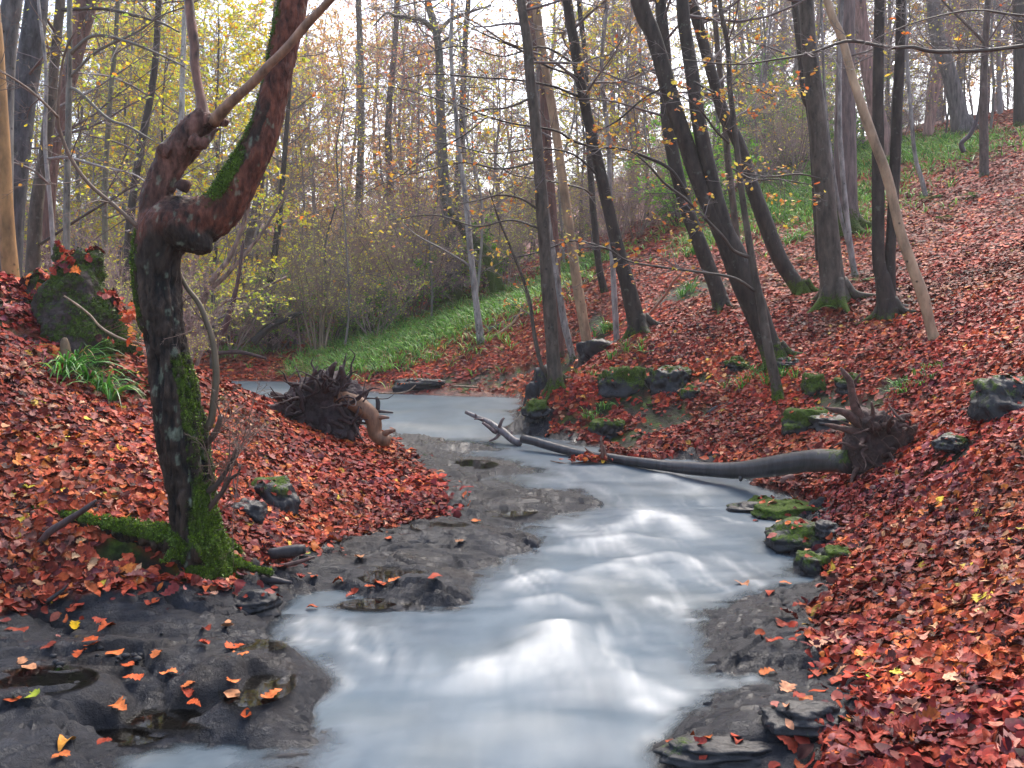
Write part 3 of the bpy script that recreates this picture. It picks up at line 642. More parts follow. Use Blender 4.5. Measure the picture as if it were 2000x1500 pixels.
def tree(name, label, group, pts, mat, col, d=None, dd=0.0, ext=4.0, limbs=10, lt=(.35, 1), ll=(.8, 2.2), leaves=140, palette=PAL_ORANGE, toes=0, mossy=.55, stems=(), branches=(), sides=14, rough=.05, lsize=.055, lkind='beech', cat='tree', tw=(8, 5), moss_h=.25):
    b = hit(pts[0][0], pts[0][1]) if d is None else P(pts[0][0], pts[0][1], d)
    d = b[1]; TREES[name] = d
    C_, R_ = px_path(pts, d, d + dd)
    base = np.array([b[0], b[1], zat(b[0], b[1])]); C_[0] = base
    low = base - np.array([(C_[1] - C_[0])[0] * .15, 0, .25])
    up = norm(C_[-1] - C_[-2]); up = norm(up + np.array([0, 0, .5]))
    top = [C_[-1] + up * ext * k for k in (.4, 1.0)] if ext else []
    Cx = np.concatenate([[low], C_] + [np.array(top)] * bool(top)); fl = R_[0] * (1.1 if toes else 1.0)
    Rx = np.concatenate([[fl * 1.1], [fl], R_[1:]] + [np.array([R_[-1] * .75, R_[-1] * .25])] * bool(top))
    t = thing(name, base, label, cat, group); sd = rng.uniform(0, 90)
    def mfun(V):
        h = V[:, 2] - base[2]
        return mossy * np.exp(-np.clip(h, 0, 9) / moss_h) + .22 * mossy * fbm(V[:, 0] * 4 + sd, V[:, 1] * 4, V[:, 2] * 1.2, 2)
    mb = MB(); col = np.array(col)
    PP, RR = trunk_tube(mb, Cx, Rx, sides, max(.05, d * .008), rough, col, mfun, sd)
    for k in range(toes):
        a = -math.pi / 2 + (k - (toes - 1) / 2) * 1.15 + rng.uniform(-.3, .3); L = R_[0] * rng.uniform(2.4, 3.6)
        e = base + np.array([math.cos(a) * L, math.sin(a) * L, 0]); e[2] = zat(e[0], e[1]) - R_[0] * .15
        m_ = base + np.array([math.cos(a), math.sin(a), 0]) * R_[0] * 1.25; m_[2] = zat(m_[0], m_[1]) + R_[0] * .35
        trunk_tube(mb, [base + np.array([math.cos(a) * R_[0] * .35, math.sin(a) * R_[0] * .35, R_[0] * 1.5]), m_, e], [R_[0] * .42, R_[0] * .3, R_[0] * .1], 8, .05, rough, col, mfun, sd)
    obj('trunk', mb, mat, t)
    allS = []
    for st in stems:
        sb = MB(); c2, r2 = px_path(st, d + .02, d + dd); u2 = norm(norm(c2[-1] - c2[-2]) + np.array([0, 0, .5]))
        c2 = np.concatenate([c2, [c2[-1] + u2 * ext * .4, c2[-1] + u2 * ext]]); r2 = np.concatenate([r2, [r2[-1] * .75, r2[-1] * .25]])
        allS.append(trunk_tube(sb, c2, r2, sides, max(.05, d * .008), rough, col, mfun, sd + 3)); obj('stem', sb, mat, t)
    twigs = []
    for br in branches:
        bpts, dto = br[0], br[1]; bb = MB(); c2, r2 = px_path(bpts, d, dto); 
        nn = np.linspace(0, 1, len(bpts)); ddd = d + (dto - d) * nn
        c2 = np.array([P(p[0], p[1], q) for p, q in zip(bpts, ddd)]); r2 = np.array([p[2] / 2 / F * q for p, q in zip(bpts, ddd)])
        bp_, br_ = trunk_tube(bb, c2, r2, 7, .06, .03, col * .85, None, sd)
        S, r, dr = along(bp_, br_, max(6, int(len(bpts) * 2.2)), .12, 1.0); k = len(S)
        p_ = rng.standard_normal((k, 3)); p_[:, 2] *= .45
        Pt = spray(bb, S, norm(dr * .7 + .8 * norm(p_)), rng.uniform(.25, .8, k) * d / 10, np.clip(r * .5, .0015, .006), (5, 4), .4, TWIGC, (6, 5, 3), .0012 * max(1, d / 10))
        twigs.append(Pt); obj('branch', bb, M_TWIG, t)
    if limbs:
        cb = MB()
        for (q, r) in [(PP, RR)] + allS:
            S, D, L, R = limbs_from(q, r, max(3, limbs // (1 + len(allS))), lt[0], lt[1], ll[0], ll[1])
            twigs.append(spray(cb, S, D, L, R, tw, .35, TWIGC, (8, 6, 4), .0012 * max(1, d / 10)))
        obj('crown', cb, M_TWIG, t)
    if leaves:
        fb = MB(); per = leaves // len(twigs)
        nb = len(branches); cr_ = twigs[nb:]
        for q in twigs[:nb]: foliage(fb, q, max(8, int(leaves * (.7 if cr_ else 1.3) / max(nb, 1) * .6)), lsize, palette, lkind)
        for q in cr_: foliage(fb, q, max(10, int(leaves * 1.2 / len(cr_))), lsize, palette, lkind)
        obj('foliage', fb, M_FOLI, t)
    return t
G_R = 'leaning trees on the right slope'; G_C = 'slim trees at the bend of the stream'; G_L = 'trees on the left bank'
tree('beech_tree', 'slim grey trunk with bare roots over the water at the rocky point', G_C, [(1086,752,30),(1080,690,27),(1073,590,27),(1065,500,25),(1052,315,22),(1038,175,20),(1028,70,19),(1017,0,18)], M_BEECH, GREYB, toes=4, mossy=.6, limbs=22, ll=(1.2, 3.2), tw=(9, 6), leaves=420,
     branches=[([(1062,450,5),(1000,430,4),(930,442,3),(850,420,2.5),(760,430,1.5)], 11.5), ([(1052,315,5),(980,330,4),(900,318,3),(800,340,2),(720,330,1.2)], 12), ([(1049,408,5),(1017,388,4.5),(975,381,4),(930,392,3),(888,399,2)], 11), ([(1040,190,5),(990,210,4),(940,215,3),(880,240,2)], 11.4)])
tree('beech_tree', 'thin pale stem rising right beside the rocky point trunk', G_C, [(1119,702,14),(1101,625,14),(1087,537,12),(1073,450,12),(1061,350,11),(1049,180,10),(1056,60,9),(1050,0,9)], M_BEECH, PALEB, dd=-.2, limbs=5, leaves=60, sides=10)
tree('tan_tree', 'straight tan brown trunk without bark sheen beside the rocky point', G_C, [(1150,692,22),(1136,607,21),(1119,500,19),(1101,367,18),(1084,245,17),(1063,122,17),(1045,0,16)], M_TAN, TANB, limbs=6, leaves=140, rough=.06)
tree('larch_tree', 'dark reddish trunk standing close behind the tan brown trunk', G_C, [(1092,600,24),(1080,455,22),(1070,315,20),(1060,175,18),(1038,35,16),(1033,0,16)], M_ROUGH, REDB, d=17, limbs=8, leaves=60, tw=(7, 5))
tree('beech_tree', 'smooth dark trunk with flared foot curving up from the leafy slope', G_C, [(1250,650,44),(1242,625,34),(1224,548,30),(1208,490,27),(1175,350,23),(1140,192,21),(1122,87,20),(1108,0,19)], M_BEECH, DARKB, toes=3, limbs=22, ll=(1.2, 3.2), tw=(9, 6), leaves=420,
     branches=[([(1175,350,5),(1120,302,4),(1050,290,3.4),(960,300,2.6),(870,280,2),(760,270,1.2)], 12.3), ([(1130,130,5),(1060,92,4),(980,110,3),(900,90,2.2),(800,112,1.4)], 12.8), ([(1129,150,5),(1070,130,4.5),(1021,100,4),(965,75,3.2),(923,56,2.6),(881,35,2)], 12.4), ([(1130,189,6),(1105,178,5),(1077,168,5),(1017,157,4),(947,152,3.5),(842,145,2.5),(790,154,1.6)], 12.5), ([(1185,485,4),(1120,470,3.5),(1060,490,3),(1000,505,2)], 12.6)])
tree('beech_tree', 'thin dark stem behind the flared smooth trunk', G_C, [(1180,570,16),(1168,507,14),(1154,350,12),(1148,220,11),(1142,100,10),(1130,0,9)], M_BEECH, DARKB, dd=.3, limbs=6, leaves=110, sides=10, branches=[([(1157,381,4.5),(1133,367,4),(1063,352,3.5),(1000,340,2.8),(955,308,1.8)], 14)])
tree('beech_tree', 'very thin pale sapling right of the flared smooth trunk', G_C, [(1205,560,12),(1192,420,10),(1189,280,9),(1175,140,8),(1185,0,8)], M_BEECH, PALEB, d=15.5, limbs=5, leaves=120, sides=8)
tree('beech_tree', 'leaning dark trunk with mossy foot behind the forked pair', G_R, [(1410,602,33),(1398,560,30),(1372,490,28),(1345,420,27),(1325,350,26),(1305,245,25),(1298,100,23),(1290,0,22)], M_BEECH, DARKB, dd=.3, toes=2, limbs=18, ll=(1.2, 3.2), tw=(9, 6), leaves=600,
     branches=[([(1343,380,8),(1308,330,7),(1252,303,6),(1210,290,5.5),(1157,287,5),(1115,273,5),(1084,255,4.5),(1000,241,4),(951,227,3.6),(895,206,3),(839,189,2.6),(790,175,2.2),(748,170,1.8),(650,178,1)], 12.0), ([(951,228,3.4),(909,262,3),(860,290,2.8),(825,311,2.4),(783,343,2),(737,364,1.6),(650,413,1)], 12.0)])
tree('beech_tree', 'big dark trunk leaning left over the stream and forking into two stems', G_R, [(1515,705,46),(1496,660,44),(1457,555,52),(1430,490,46),(1394,420,34),(1363,350,32),(1340,280,31),(1312,196,31),(1276,70,31),(1248,0,32)], M_BEECH, DARKB, dd=.2, toes=3, limbs=18, ll=(1.2, 3.0), tw=(9, 6), leaves=650,
     stems=[[(1432,495,34),(1408,420,32),(1389,350,31),(1366,245,29),(1351,140,27),(1338,60,26),(1333,0,25)]], moss_h=.35, mossy=.7,
     branches=[([(1300,170,5),(1260,190,4),(1200,240,3),(1150,260,2)], 11), ([(1355,160,5),(1400,180,4),(1450,160,3),(1510,190,2)], 10.5)])
tree('beech_tree', 'thin grey trunk in front of the forked pair with long low branches', G_R, [(1520,780,24),(1516,750,22),(1500,677,20),(1485,590,17),(1471,520,14),(1450,385,13),(1436,262,12),(1426,175,11),(1421,87,10),(1405,0,9)], M_BEECH, GREYB, toes=2, limbs=14, ll=(1, 2.6), leaves=650, mossy=.7, sides=12,
     branches=[([(1475,569,7),(1433,543,6),(1370,532,5),(1300,523,4.5),(1227,510,4),(1185,485,3.2),(1130,482,2)], 9.6), ([(1468,504,8),(1433,490,7),(1412,462,6.5),(1370,420,6),(1338,388,5.5),(1297,357,5),(1273,329,4),(1245,304,3),(1224,290,2)], 9.4),
               ([(1424,280,5),(1398,255,4.5),(1370,217,4),(1345,196,3),(1317,182,2)], 9.8), ([(1432,330,4),(1470,350,3.5),(1520,350,3),(1580,360,2)], 9.6)])
tree('beech_tree', 'slanted trunk with bright moss at its foot between forked pair and thick trunk', G_R, [(1570,575,36),(1555,555,32),(1524,507,31),(1489,420,30),(1464,350,27),(1443,280,25),(1415,227,24),(1394,157,22),(1370,70,21),(1352,0,20)], M_BEECH, DARKB, dd=.4, toes=2, limbs=16, ll=(1.2, 3.0), leaves=420, mossy=.9, moss_h=.3)
tree('beech_tree', 'slender straight stem behind the slanted mossy footed trunk', G_R, [(1445,520,15),(1436,437,14),(1422,315,13),(1412,200,12),(1400,80,11),(1395,0,10)], M_BEECH, GREYB, d=16, limbs=7, leaves=160, sides=10)
tree('beech_tree', 'thickest upright grey brown trunk on the slope with mossy root toes', G_R, [(1632,592,60),(1628,560,50),(1622,507,44),(1608,350,39),(1594,210,36),(1580,87,31),(1575,0,29)], M_BEECH, GREYB, dd=.2, toes=5, limbs=9, lt=(.5, 1), leaves=120, mossy=.75, branches=[([(1606,350,4),(1560,340,3.5),(1500,345,3),(1440,335,2)], 11.6)])
tree('beech_tree', 'narrow dark trunk half hidden behind the left edge of the thickest trunk', G_R, [(1600,300,14),(1585,240,14),(1572,190,14),(1565,120,14),(1552,0,13)], M_BEECH, DARKB, d=16, limbs=6, leaves=60, sides=10)
tree('oak_tree', 'broad reddish trunk behind the thickest trunk with mossy buttress', G_R, [(1652,470,56),(1650,400,48),(1650,332,44),(1651,180,36),(1653,35,32),(1653,0,32)], M_ROUGH, (0.12, 0.085, 0.075), d=17.5, toes=3, limbs=8, leaves=30, mossy=1.0, moss_h=.5)
tree('ash_sapling', 'thin bare sapling with a bent foot right of the thickest trunk', G_R, [(1671,543,14),(1664,507,12),(1650,385,11),(1643,300,10),(1640,245,9),(1641,105,8),(1645,0,7)], M_BEECH, PALEB, limbs=6, leaves=20, sides=8, stems=[[(1662,500,8),(1640,410,8),(1625,315,7),(1612,200,6),(1606,60,5)]])
tree('beech_tree', 'twin stemmed upright dark trunk on the open slope', G_R, [(1736,618,46),(1732,590,40),(1724,540,30),(1716,507,25),(1715,350,24),(1715,175,20),(1718,0,19)], M_BEECH, DARKB, toes=4, limbs=8, lt=(.5, 1), leaves=60, mossy=.5, stems=[[(1734,585,30),(1738,507,22),(1745,385,21),(1751,245,20),(1758,105,19),(1760,0,18)]])
tree('tan_tree', 'bare tan pole of a trunk leaning left across the slope', G_R, [(1825,665,25),(1818,640,21),(1804,583,22),(1779,513,21),(1758,450,20),(1734,350,19),(1702,262,19),(1667,157,17),(1643,70,15),(1615,0,14)], M_TAN, (0.36, 0.245, 0.15), limbs=2, lt=(.85, 1), leaves=20, rough=.05, mossy=.5, moss_h=.08)
tree('beech_tree', 'small upright brown trunk alone high on the slope', G_R, [(1922,345,21),(1922,330,18),(1921,175,15),(1924,90,13),(1930,0,12)], M_BEECH, BROWNB, limbs=9, leaves=60, branches=[([(1923,84,7),(1895,55,6),(1877,38,5),(1839,0,4)], 18)])
tree('ash_sapling', 'thin bluish grey sapling with a curved foot beside a fern', G_R, [(1808,386,11),(1800,350,9),(1786,297,8),(1776,175,7.5),(1772,122,7),(1768,0,6)], M_BEECH, PALEB, limbs=6, leaves=14, sides=8)
tree('birch_tree', 'flaky reddish birch trunk between the thickest trunk and the twin stems', G_R, [(1738,335,34),(1720,245,30),(1695,140,28),(1683,50,27),(1678,0,26)], M_ROUGH, (0.22, 0.12, 0.10), d=25, limbs=8, leaves=30, rough=.1)
tree('oak_tree', 'bent thick trunk with a knee on the skyline at upper right', G_R, [(1882,252,42),(1874,228,34),(1856,150,29),(1840,100,30),(1828,60,26),(1822,0,23)], M_ROUGH, (0.11, 0.09, 0.085), limbs=12, leaves=40, toes=2, d=27)
tree('birch_tree', 'slanting pale red birch trunk crossing behind the bent skyline trunk', G_R, [(1812,232,22),(1821,192,20),(1838,120,18),(1856,52,17),(1868,0,16)], M_ROUGH, (0.30, 0.17, 0.14), d=29, limbs=8, leaves=30, rough=.1)
tree('oak_tree', 'dark rugged trunk cut off by the right edge of the picture', G_R, [(1996,232,32),(1994,150,27),(1992,35,24),(1990,0,24)], M_ROUGH, DARKB, d=25, limbs=9, leaves=60)
tree('beech_tree', 'beech just beyond the right edge sending one long level branch into view', G_R, [(2140,520,60),(2130,350,50),(2110,100,44),(2100,0,40)], M_BEECH, GREYB, d=7.5, limbs=4, lt=(.75, 1), leaves=50,
     branches=[([(2110,90,14),(2020,88,9),(1930,98,8),(1825,101,8),(1783,92,7.5),(1737,93,7),(1667,80,6.5),(1632,86,6),(1580,105,5),(1510,117,4),(1440,126,3.2),(1370,121,2.6),(1328,115,2)], 7.2), ([(2110,40,8),(1990,30,5),(1900,20,4),(1800,40,3),(1720,70,2)], 7.0)])
# trees at the back of the bend
tree('oak_tree', 'mossy footed upright trunk in the middle of the picture beyond the grassy bank', G_C, [(886,582,38),(884,490,27),(875,420,24),(867,350,21),(860,210,18),(856,87,16),(835,0,13)], M_ROUGH, (0.09, 0.085, 0.07), d=25.5, toes=3, limbs=22, lt=(.3, 1), ll=(1.5, 4.5), leaves=260, palette=PAL_YELLOW, mossy=.9, moss_h=1.0, tw=(10, 7),
     branches=[([(848,60,11),(828,42,10),(807,35,9),(772,31,7),(755,25,4),(730,50,2.5)], 24.5), ([(853,70,9),(880,38,7),(915,25,5),(960,10,3)], 25)])
tree('oak_tree', 'slim dark trunk behind the middle mossy trunk', G_C, [(905,560,18),(892,400,14),(902,245,12),(909,70,11),(915,0,10)], M_ROUGH, DARKB, d=29, limbs=14, ll=(1.5, 3.5), leaves=200, palette=PAL_YELLOW)
tree('beech_tree', 'thin pale grey trunk rooted at the edge of the grassy bank', G_C, [(940,672,17),(932,610,14),(919,490,12),(909,385,11),(897,300,10),(891,230,9),(881,105,8),(884,0,7)], M_BEECH, PALEB, limbs=12, leaves=180, palette=PAL_YELLOW, sides=9, branches=[([(919,520,5),(870,490,4),(815,460,3),(760,415,2)], 17.5)])
tree('oak_tree', 'leaning moss covered trunk right of the middle mossy trunk', G_C, [(972,565,30),(958,507,27),(935,480,22),(909,455,18),(880,415,13),(867,395,9)], M_ROUGH, DARKB, d=24.5, ext=0, limbs=0, leaves=0, mossy=1.1, moss_h=2.0)
tree('ash_sapling', 'spindly bare sapling curving up left of the rocky point', G_C, [(1080,760,10),(1058,715,9),(1043,650,8),(1035,590,7),(1020,540,6),(1000,490,5),(975,430,4),(955,370,3)], M_BEECH, GREYB, d=12.2, ext=0, limbs=6, ll=(.4, 1), leaves=60, sides=7)
# left bank
tree('beech_tree', 'smooth grey trunk in the top left corner above the tan trunk', G_L, [(2,545,40),(4,400,40),(6,240,40),(10,130,39),(18,35,38),(24,0,38)], M_BEECH, (0.10, 0.095, 0.09), d=8.6, limbs=6, lt=(.5, 1), leaves=90, palette=PAL_YELLOW, lsize=.07)
tree('tan_tree', 'bright tan trunk base at the left edge behind the mound', G_L, [(22,545,34),(14,455,30),(7,300,26),(3,200,22),(-6,60,20),(-10,0,18)], M_TAN, (0.27, 0.145, 0.055), d=8.2, limbs=2, lt=(.7, 1), leaves=50, palette=PAL_YELLOW, lsize=.08)
tree('oak_tree', 'dark thick trunk leaning beside the tan trunk at left', G_L, [(18,560,48),(21,455,46),(39,245,48),(58,110,44),(72,0,42)], M_BEECH, (0.06, 0.058, 0.062), d=12, limbs=10, leaves=160, palette=PAL_YELLOW)
tree('beech_tree', 'mid grey trunk third from the left edge behind the mound', G_L, [(58,530,32),(70,420,26),(88,300,23),(105,140,20),(115,35,18),(118,0,18)], M_BEECH, GREYB, d=13, limbs=10, leaves=200, palette=PAL_YELLOW, branches=[([(70,483,6),(150,430,5.5),(224,385,5),(273,357,3)], 12), ([(115,20,8),(196,17,7),(266,31,6),(315,45,5),(350,63,3)], 12)])
tree('larch_tree', 'reddish ivy trunk behind the thin poles at left', G_L, [(92,520,34),(91,420,32),(110,260,30),(147,105,32),(160,40,40),(168,0,42)], M_ROUGH, REDB, d=16, limbs=16, ll=(1.2, 3.0), leaves=420, palette=PAL_YELLOW)
tree('beech_tree', 'thin straight pole of a trunk left of the gnarled tree', G_L, [(132,540,14),(130,420,13),(134,245,12),(135,100,11),(136,0,10)], M_BEECH, (0.15, 0.14, 0.115), d=11.5, limbs=8, leaves=190, palette=PAL_YELLOW, sides=10, branches=[([(138,105,8),(182,70,7),(245,80,6),(315,108,4.5),(360,130,3)], 11), ([(138,150,6),(189,101,5.5),(266,63,4.5),(315,31,3.5),(360,14,2.5)], 11), ([(134,170,7),(157,182,7),(210,231,6),(252,248,5),(301,276,3)], 11.3)])
tree('beech_tree', 'slight grey sapling between two thin poles at left', G_L, [(112,540,10),(100,420,9),(88,280,8),(90,140,7),(75,0,6)], M_BEECH, PALEB, d=10.5, limbs=7, leaves=120, palette=PAL_YELLOW, sides=8, branches=[([(96,360,5),(60,330,4),(0,310,3)], 9.8), ([(95,310,6),(133,308,5.5),(196,325,5),(259,340,4),(290,360,3)], 10)])
tree('birch_tree', 'pale slender birch trunk seen above the broken stub of the gnarled tree', G_L, [(335,640,13),(348,420,12),(355,210,11),(360,35,9),(361,0,9)], M_BEECH, (0.36, 0.34, 0.30), d=19, limbs=14, leaves=420, palette=PAL_YELLOW, ll=(1.2, 3))
for (lab, pts, dd_, cc) in [('dark straight trunk close behind the left side of the gnarled tree', [(252,640,20),(250,500,17),(268,330,15),(300,150,13),(310,0,12)], 17, DARKB), ('slim olive trunk in the gap between poles and gnarled tree', [(212,600,13),(205,420,11),(212,240,10),(225,90,9),(230,0,8)], 15, (0.12,0.11,0.07)),
        ('brown trunk standing in the thicket under the curved limb', [(470,680,20),(468,560,17),(500,400,14),(520,250,12),(540,0,10)], 27, BROWNB), ('dark bent trunk with low boughs beside the far water', [(530,705,22),(535,640,18),(528,560,15),(545,430,12),(560,250,9),(570,100,7)], 23.5, DARKB),
        ('distant straight trunk left of the middle mossy trunk', [(760,600,20),(765,430,16),(758,250,13),(772,80,11),(775,0,10)], 33, BROWNB), ('faint grey trunk far behind the thicket in the centre', [(690,590,20),(700,420,16),(706,200,13),(700,0,11)], 38, GREYB)]:
    tree('oak_tree', lab, 'trunks in the thicket', pts, M_ROUGH, cc, d=dd_, limbs=16, lt=(.25, 1), ll=(1.2, 3.2), leaves=380, palette=PAL_YELLOW, sides=10)

# ------------------------------------------------------------------ the gnarled tree
def gnarled():
    B = hit(392, 1088); d = B[1]; base = np.array([B[0], B[1], zat(B[0], B[1])]); print('gnarled d', d)
    t = thing('gnarled_tree', base, 'old twisted tree with a broken red brown stub and mossy trunk on the left bank', 'tree')
    def S(pts, off=0.0, off1=None):
        o = np.linspace(off, off if off1 is None else off1, len(pts))
        return np.array([P(p[0], p[1], d + q) for p, q in zip(pts, o)]), np.array([p[2] / 2 / F * (d + q) for p, q in zip(pts, o)])
    mb = MB()
    def tube(pts, off=0, off1=None, sides=16, rough=.05):
        a, b = S(pts, off, off1); trunk_tube(mb, a, b, sides, .03, rough, seed=len(pts) * 3.1)
    tube([(396,1140,135),(394,1095,112),(386,1040,92),(375,980,88),(365,920,86),(358,860,90),(346,790,90),(335,730,84),(325,677,78),(312,610,84),(304,555,86),(304,500,90),(318,455,96),(345,435,104)], rough=.035)
    tube([(318,462,92),(345,438,112),(385,432,98),(425,412,82),(458,370,76),(480,330,72),(503,285,66),(518,245,63),(528,210,60),(541,160,58),(551,105,57),(563,50,59),(573,0,60),(585,-60,58),(600,-200,46),(625,-420,30),(640,-640,12)], 0, .1, rough=.035)
    tube([(345,440,74),(380,466,60),(398,482,40),(405,493,20)], -.05, rough=.1)            # burr under the elbow
    tube([(302,452,70),(302,410,64),(308,380,60),(321,345,60),(335,312,64),(350,292,68),(373,262,66),(394,240,58),(408,226,46)], .04, rough=.09)  # broken stub
    tube([(335,300,30),(318,290,26),(312,284,16)], -.04, rough=.1); tube([(352,370,30),(360,358,22),(362,352,14)], -.05, rough=.1); tube([(375,275,34),(398,280,22),(418,258,12),(428,250,7)], -.06, rough=.08)
    tube([(400,235,30),(440,240,20),(448,242,12)], -.02, rough=.1)
    # roots
    rp = [(410,1058,74),(370,1056,66),(335,1050,56),(296,1042,50),(256,1034,46),(205,1024,36),(160,1014,28),(110,1004,20),(50,988,12)]
    rc = []; rr_ = []
    for k_, (a_, b_, w_) in enumerate(rp):
        h_ = hit(a_, b_ + w_ * .55); r_ = w_ / 2 / F * h_[1]; rc.append(h_ + np.array([0, r_ * .5, r_ * .75]) if k_ else P(a_, b_, d)); rr_.append(r_)
    trunk_tube(mb, rc, rr_, 14, .03, .09, seed=4)
    tube([(215,1022,30),(180,1030,20),(150,1048,14),(140,1056,8)], .0, rough=.1); tube([(330,1050,30),(345,1075,18),(310,1100,10)], -.12, -.2, 10, .1)
    tube([(385,1075,80),(360,1090,40),(345,1100,20)], -.08, -.15); tube([(405,1070,70),(425,1090,34),(432,1112,18)], -.05); tube([(400,1080,60),(455,1096,26),(500,1112,14),(530,1120,8)], 0, .1, 10, .1)
    tube([(410,1050,50),(440,1065,26),(470,1080,12)], .1, .2, 10, .1)
    V, N, Q, T = remesh(mb, .0075, 4)
    h = V[:, 2] - base[2]; px = CX + V[:, 0] / V[:, 1] * F; py = HY - (V[:, 2] - H) / V[:, 1] * F
    # bark plates run along the limbs, burls swell where they bend
    ridge = fbm(V[:, 0] * 34, V[:, 1] * 34, V[:, 2] * 7, 3); fine = fbm(V[:, 0] * 70, V[:, 1] * 70, V[:, 2] * 30, 2); lump = fbm(V[:, 0] * 9, V[:, 1] * 9, V[:, 2] * 7, 3)
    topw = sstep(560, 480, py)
    V2 = V + N * ((.028 * ridge * (1 - .82 * topw) + .006 * fine + .012 * lump))[:, None]
    # colour of the wood: black bark, red bare wood where the bark is gone, dead grey brown stub
    red = sstep(0.0, .35, fbm(V[:, 0] * 4, V[:, 1] * 4, V[:, 2] * 1.6, 5) + .55 * sstep(500, 430, py) + .35 * (N[:, 0] > .2) * sstep(470, 380, py) - .28)
    stub = ((px < 450) & (py < 415) & (px < 338 + (415 - py) * .62)) | ((py < 250) & (px < 455))
    col = (1 - red)[:, None] * np.array([.027, .017, .012]) + red[:, None] * np.array([.115, .036, .021])
    stubc = np.array([.115, .05, .036]) * (1 + .8 * fbm(V[:, 0] * 12, V[:, 1] * 12, V[:, 2] * 5, 3))[:, None]
    col = np.where(stub[:, None], stubc, col)
    hole = np.exp(-((px - 348) / 22) ** 2 - ((py - 388) / 30) ** 2)[:, None] * .85; col = col * (1 - hole) + hole * np.array([.012, .01, .01])  # darkness of a hollow painted into the colour; the mesh has no opening
    cw_ = (1 - .72 * topw)[:, None]; col *= np.clip(1 + cw_ * (1.9 * ridge[:, None] + .8 * fine[:, None]), .2, 2.6)  # furrows darkened and ridges lightened in the colour, standing in for relief shading
    lich = sstep(.41, .52, fbm(V[:, 0] * 30, V[:, 1] * 30, V[:, 2] * 14, 3) + .14 * sstep(640, 760, py) * (py < 1010)); col = col * (1 - lich[:, None] * .4) + lich[:, None] * .4 * np.array([.20, .24, .17])
    moss = .58 * sstep(.2, .8, N[:, 0] + .2) * sstep(640, 720, py) + .75 * sstep(930, 1040, py) * sstep(-.4, .5, N[:, 2] + .5 * N[:, 0] + .2) \
        + .80 * sstep(-.55, .35, N[:, 2] - .6 * N[:, 0]) * np.exp(-((px - 440) / 70) ** 2 - ((py - 340) / 85) ** 2) + .7 * sstep(.2, .8, -N[:, 0]) * (sstep(420, 460, py) * sstep(720, 600, py) + sstep(300, 240, py) * (px > 460) * .8) \
        + .2 * fbm(V[:, 0] * 6, V[:, 1] * 6, V[:, 2] * 4, 3)
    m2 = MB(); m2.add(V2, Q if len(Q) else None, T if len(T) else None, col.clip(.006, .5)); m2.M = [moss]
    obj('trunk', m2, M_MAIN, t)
    # moss cushions: short fronds standing off the mossy bark
    k = np.nonzero((moss + .35 * fbm(V[:, 0] * 14, V[:, 1] * 14, V[:, 2] * 14, 3)) > .40 + .35 * rng.random(len(V)))[0]; k = rng.choice(k, min(16000, len(k) * 2)); mt = MB()
    add_leaves(mt, V2[k] + .004 * rng.standard_normal((len(k), 3)), norm(N[k][:, [1, 2, 0]] + .5 * rng.standard_normal((len(k), 3))), rng.uniform(.008, .018, len(k)), 'far', pal([(lin(84,112,20), 3), (lin(104,132,26), 3), (lin(44,64,14), 3)], len(k)), .2, .4, spin=N[k] + .5 * rng.standard_normal((len(k), 3)))
    obj('moss', mt, M_GREEN, t)
    def part(name, pts, o0, o1, col, m, sides=10, rough=.06):
        b_ = MB(); a, r = S(pts, o0, o1); q = trunk_tube(b_, a, r, sides, .03, rough, np.array(col), None, 5.0); return b_, q
    b_, q = part('dead_branch', [(400,232,30),(396,215,24),(392,190,19),(385,157,17),(380,120,18),(380,87,19),(376,60,20),(373,35,19),(369,0,18),(362,-60,15),(352,-160,8)], .02, .06, (.17, .075, .05), M_DEAD); 
    b_.C[0] *= np.where((fbm(b_.V[0][:, 0] * 9, b_.V[0][:, 1] * 9, b_.V[0][:, 2] * 6, 3) > .05)[:, None], .3, 1.0); obj('dead_branch', b_, M_DEAD, t)
    b_, q = part('dead_branch', [(418,240,26),(430,222,24),(456,195,21),(490,165,19),(525,128,18),(560,94,18),(595,52,18),(620,26,17),(644,0,16),(700,-60,12),(760,-130,5)], -.03, -.35, (.24, .12, .07), M_DEAD); obj('dead_branch', b_, M_DEAD, t)
    # live shoots
    def shoot(pts, o0, o1, col, n, leafn=0, tw=(5, 4), ll=(.15, .5)):
        b_, (pp, rr) = part('', pts, o0, o1, col, None, 8, .04)
        if n:
            S_, r, dr = along(pp, rr, n, .1, 1); p_ = rng.standard_normal((n, 3)); Pt = spray(b_, S_, norm(dr * .6 + norm(p_)), rng.uniform(*ll, n), np.clip(r * .5, .0012, .004), tw, .2, (.13, .08, .06), (6, 5, 3), .0009)
        obj('shoot', b_, M_TWIG, t)
    shoot([(404,838,16),(413,818,15),(418,780,14),(422,740,14),(420,695,13),(414,660,12),(402,625,12),(388,592,11),(367,565,9),(350,535,9),(340,520,8)], .03, .08, (.10, .07, .042), 7)
    shoot([(300,462,11),(274,447,9),(224,402,8),(175,360,7.5),(140,312,7),(119,262,6.5),(113,224,6),(120,133,5),(134,84,4),(150,60,2)], 0, -.35, (.16, .10, .07), 9)
    shoot([(114,230,5.5),(85,200,5),(52,171,4.5),(20,150,4),(-10,132,3)], -.28, -.4, (.15, .09, .06), 5)
    shoot([(400,870,14),(418,850,13),(428,828,11),(431,812,9)], .02, -.05, (.09, .055, .04), 5)
    shoot([(400,965,14),(425,945,11),(445,915,8),(458,890,6),(466,868,3)], -.02, -.12, (.07, .045, .035), 6); shoot([(402,1000,12),(435,960,9),(450,935,7),(465,925,5),(470,910,3)], -.05, -.15, (.07, .04, .03), 6)
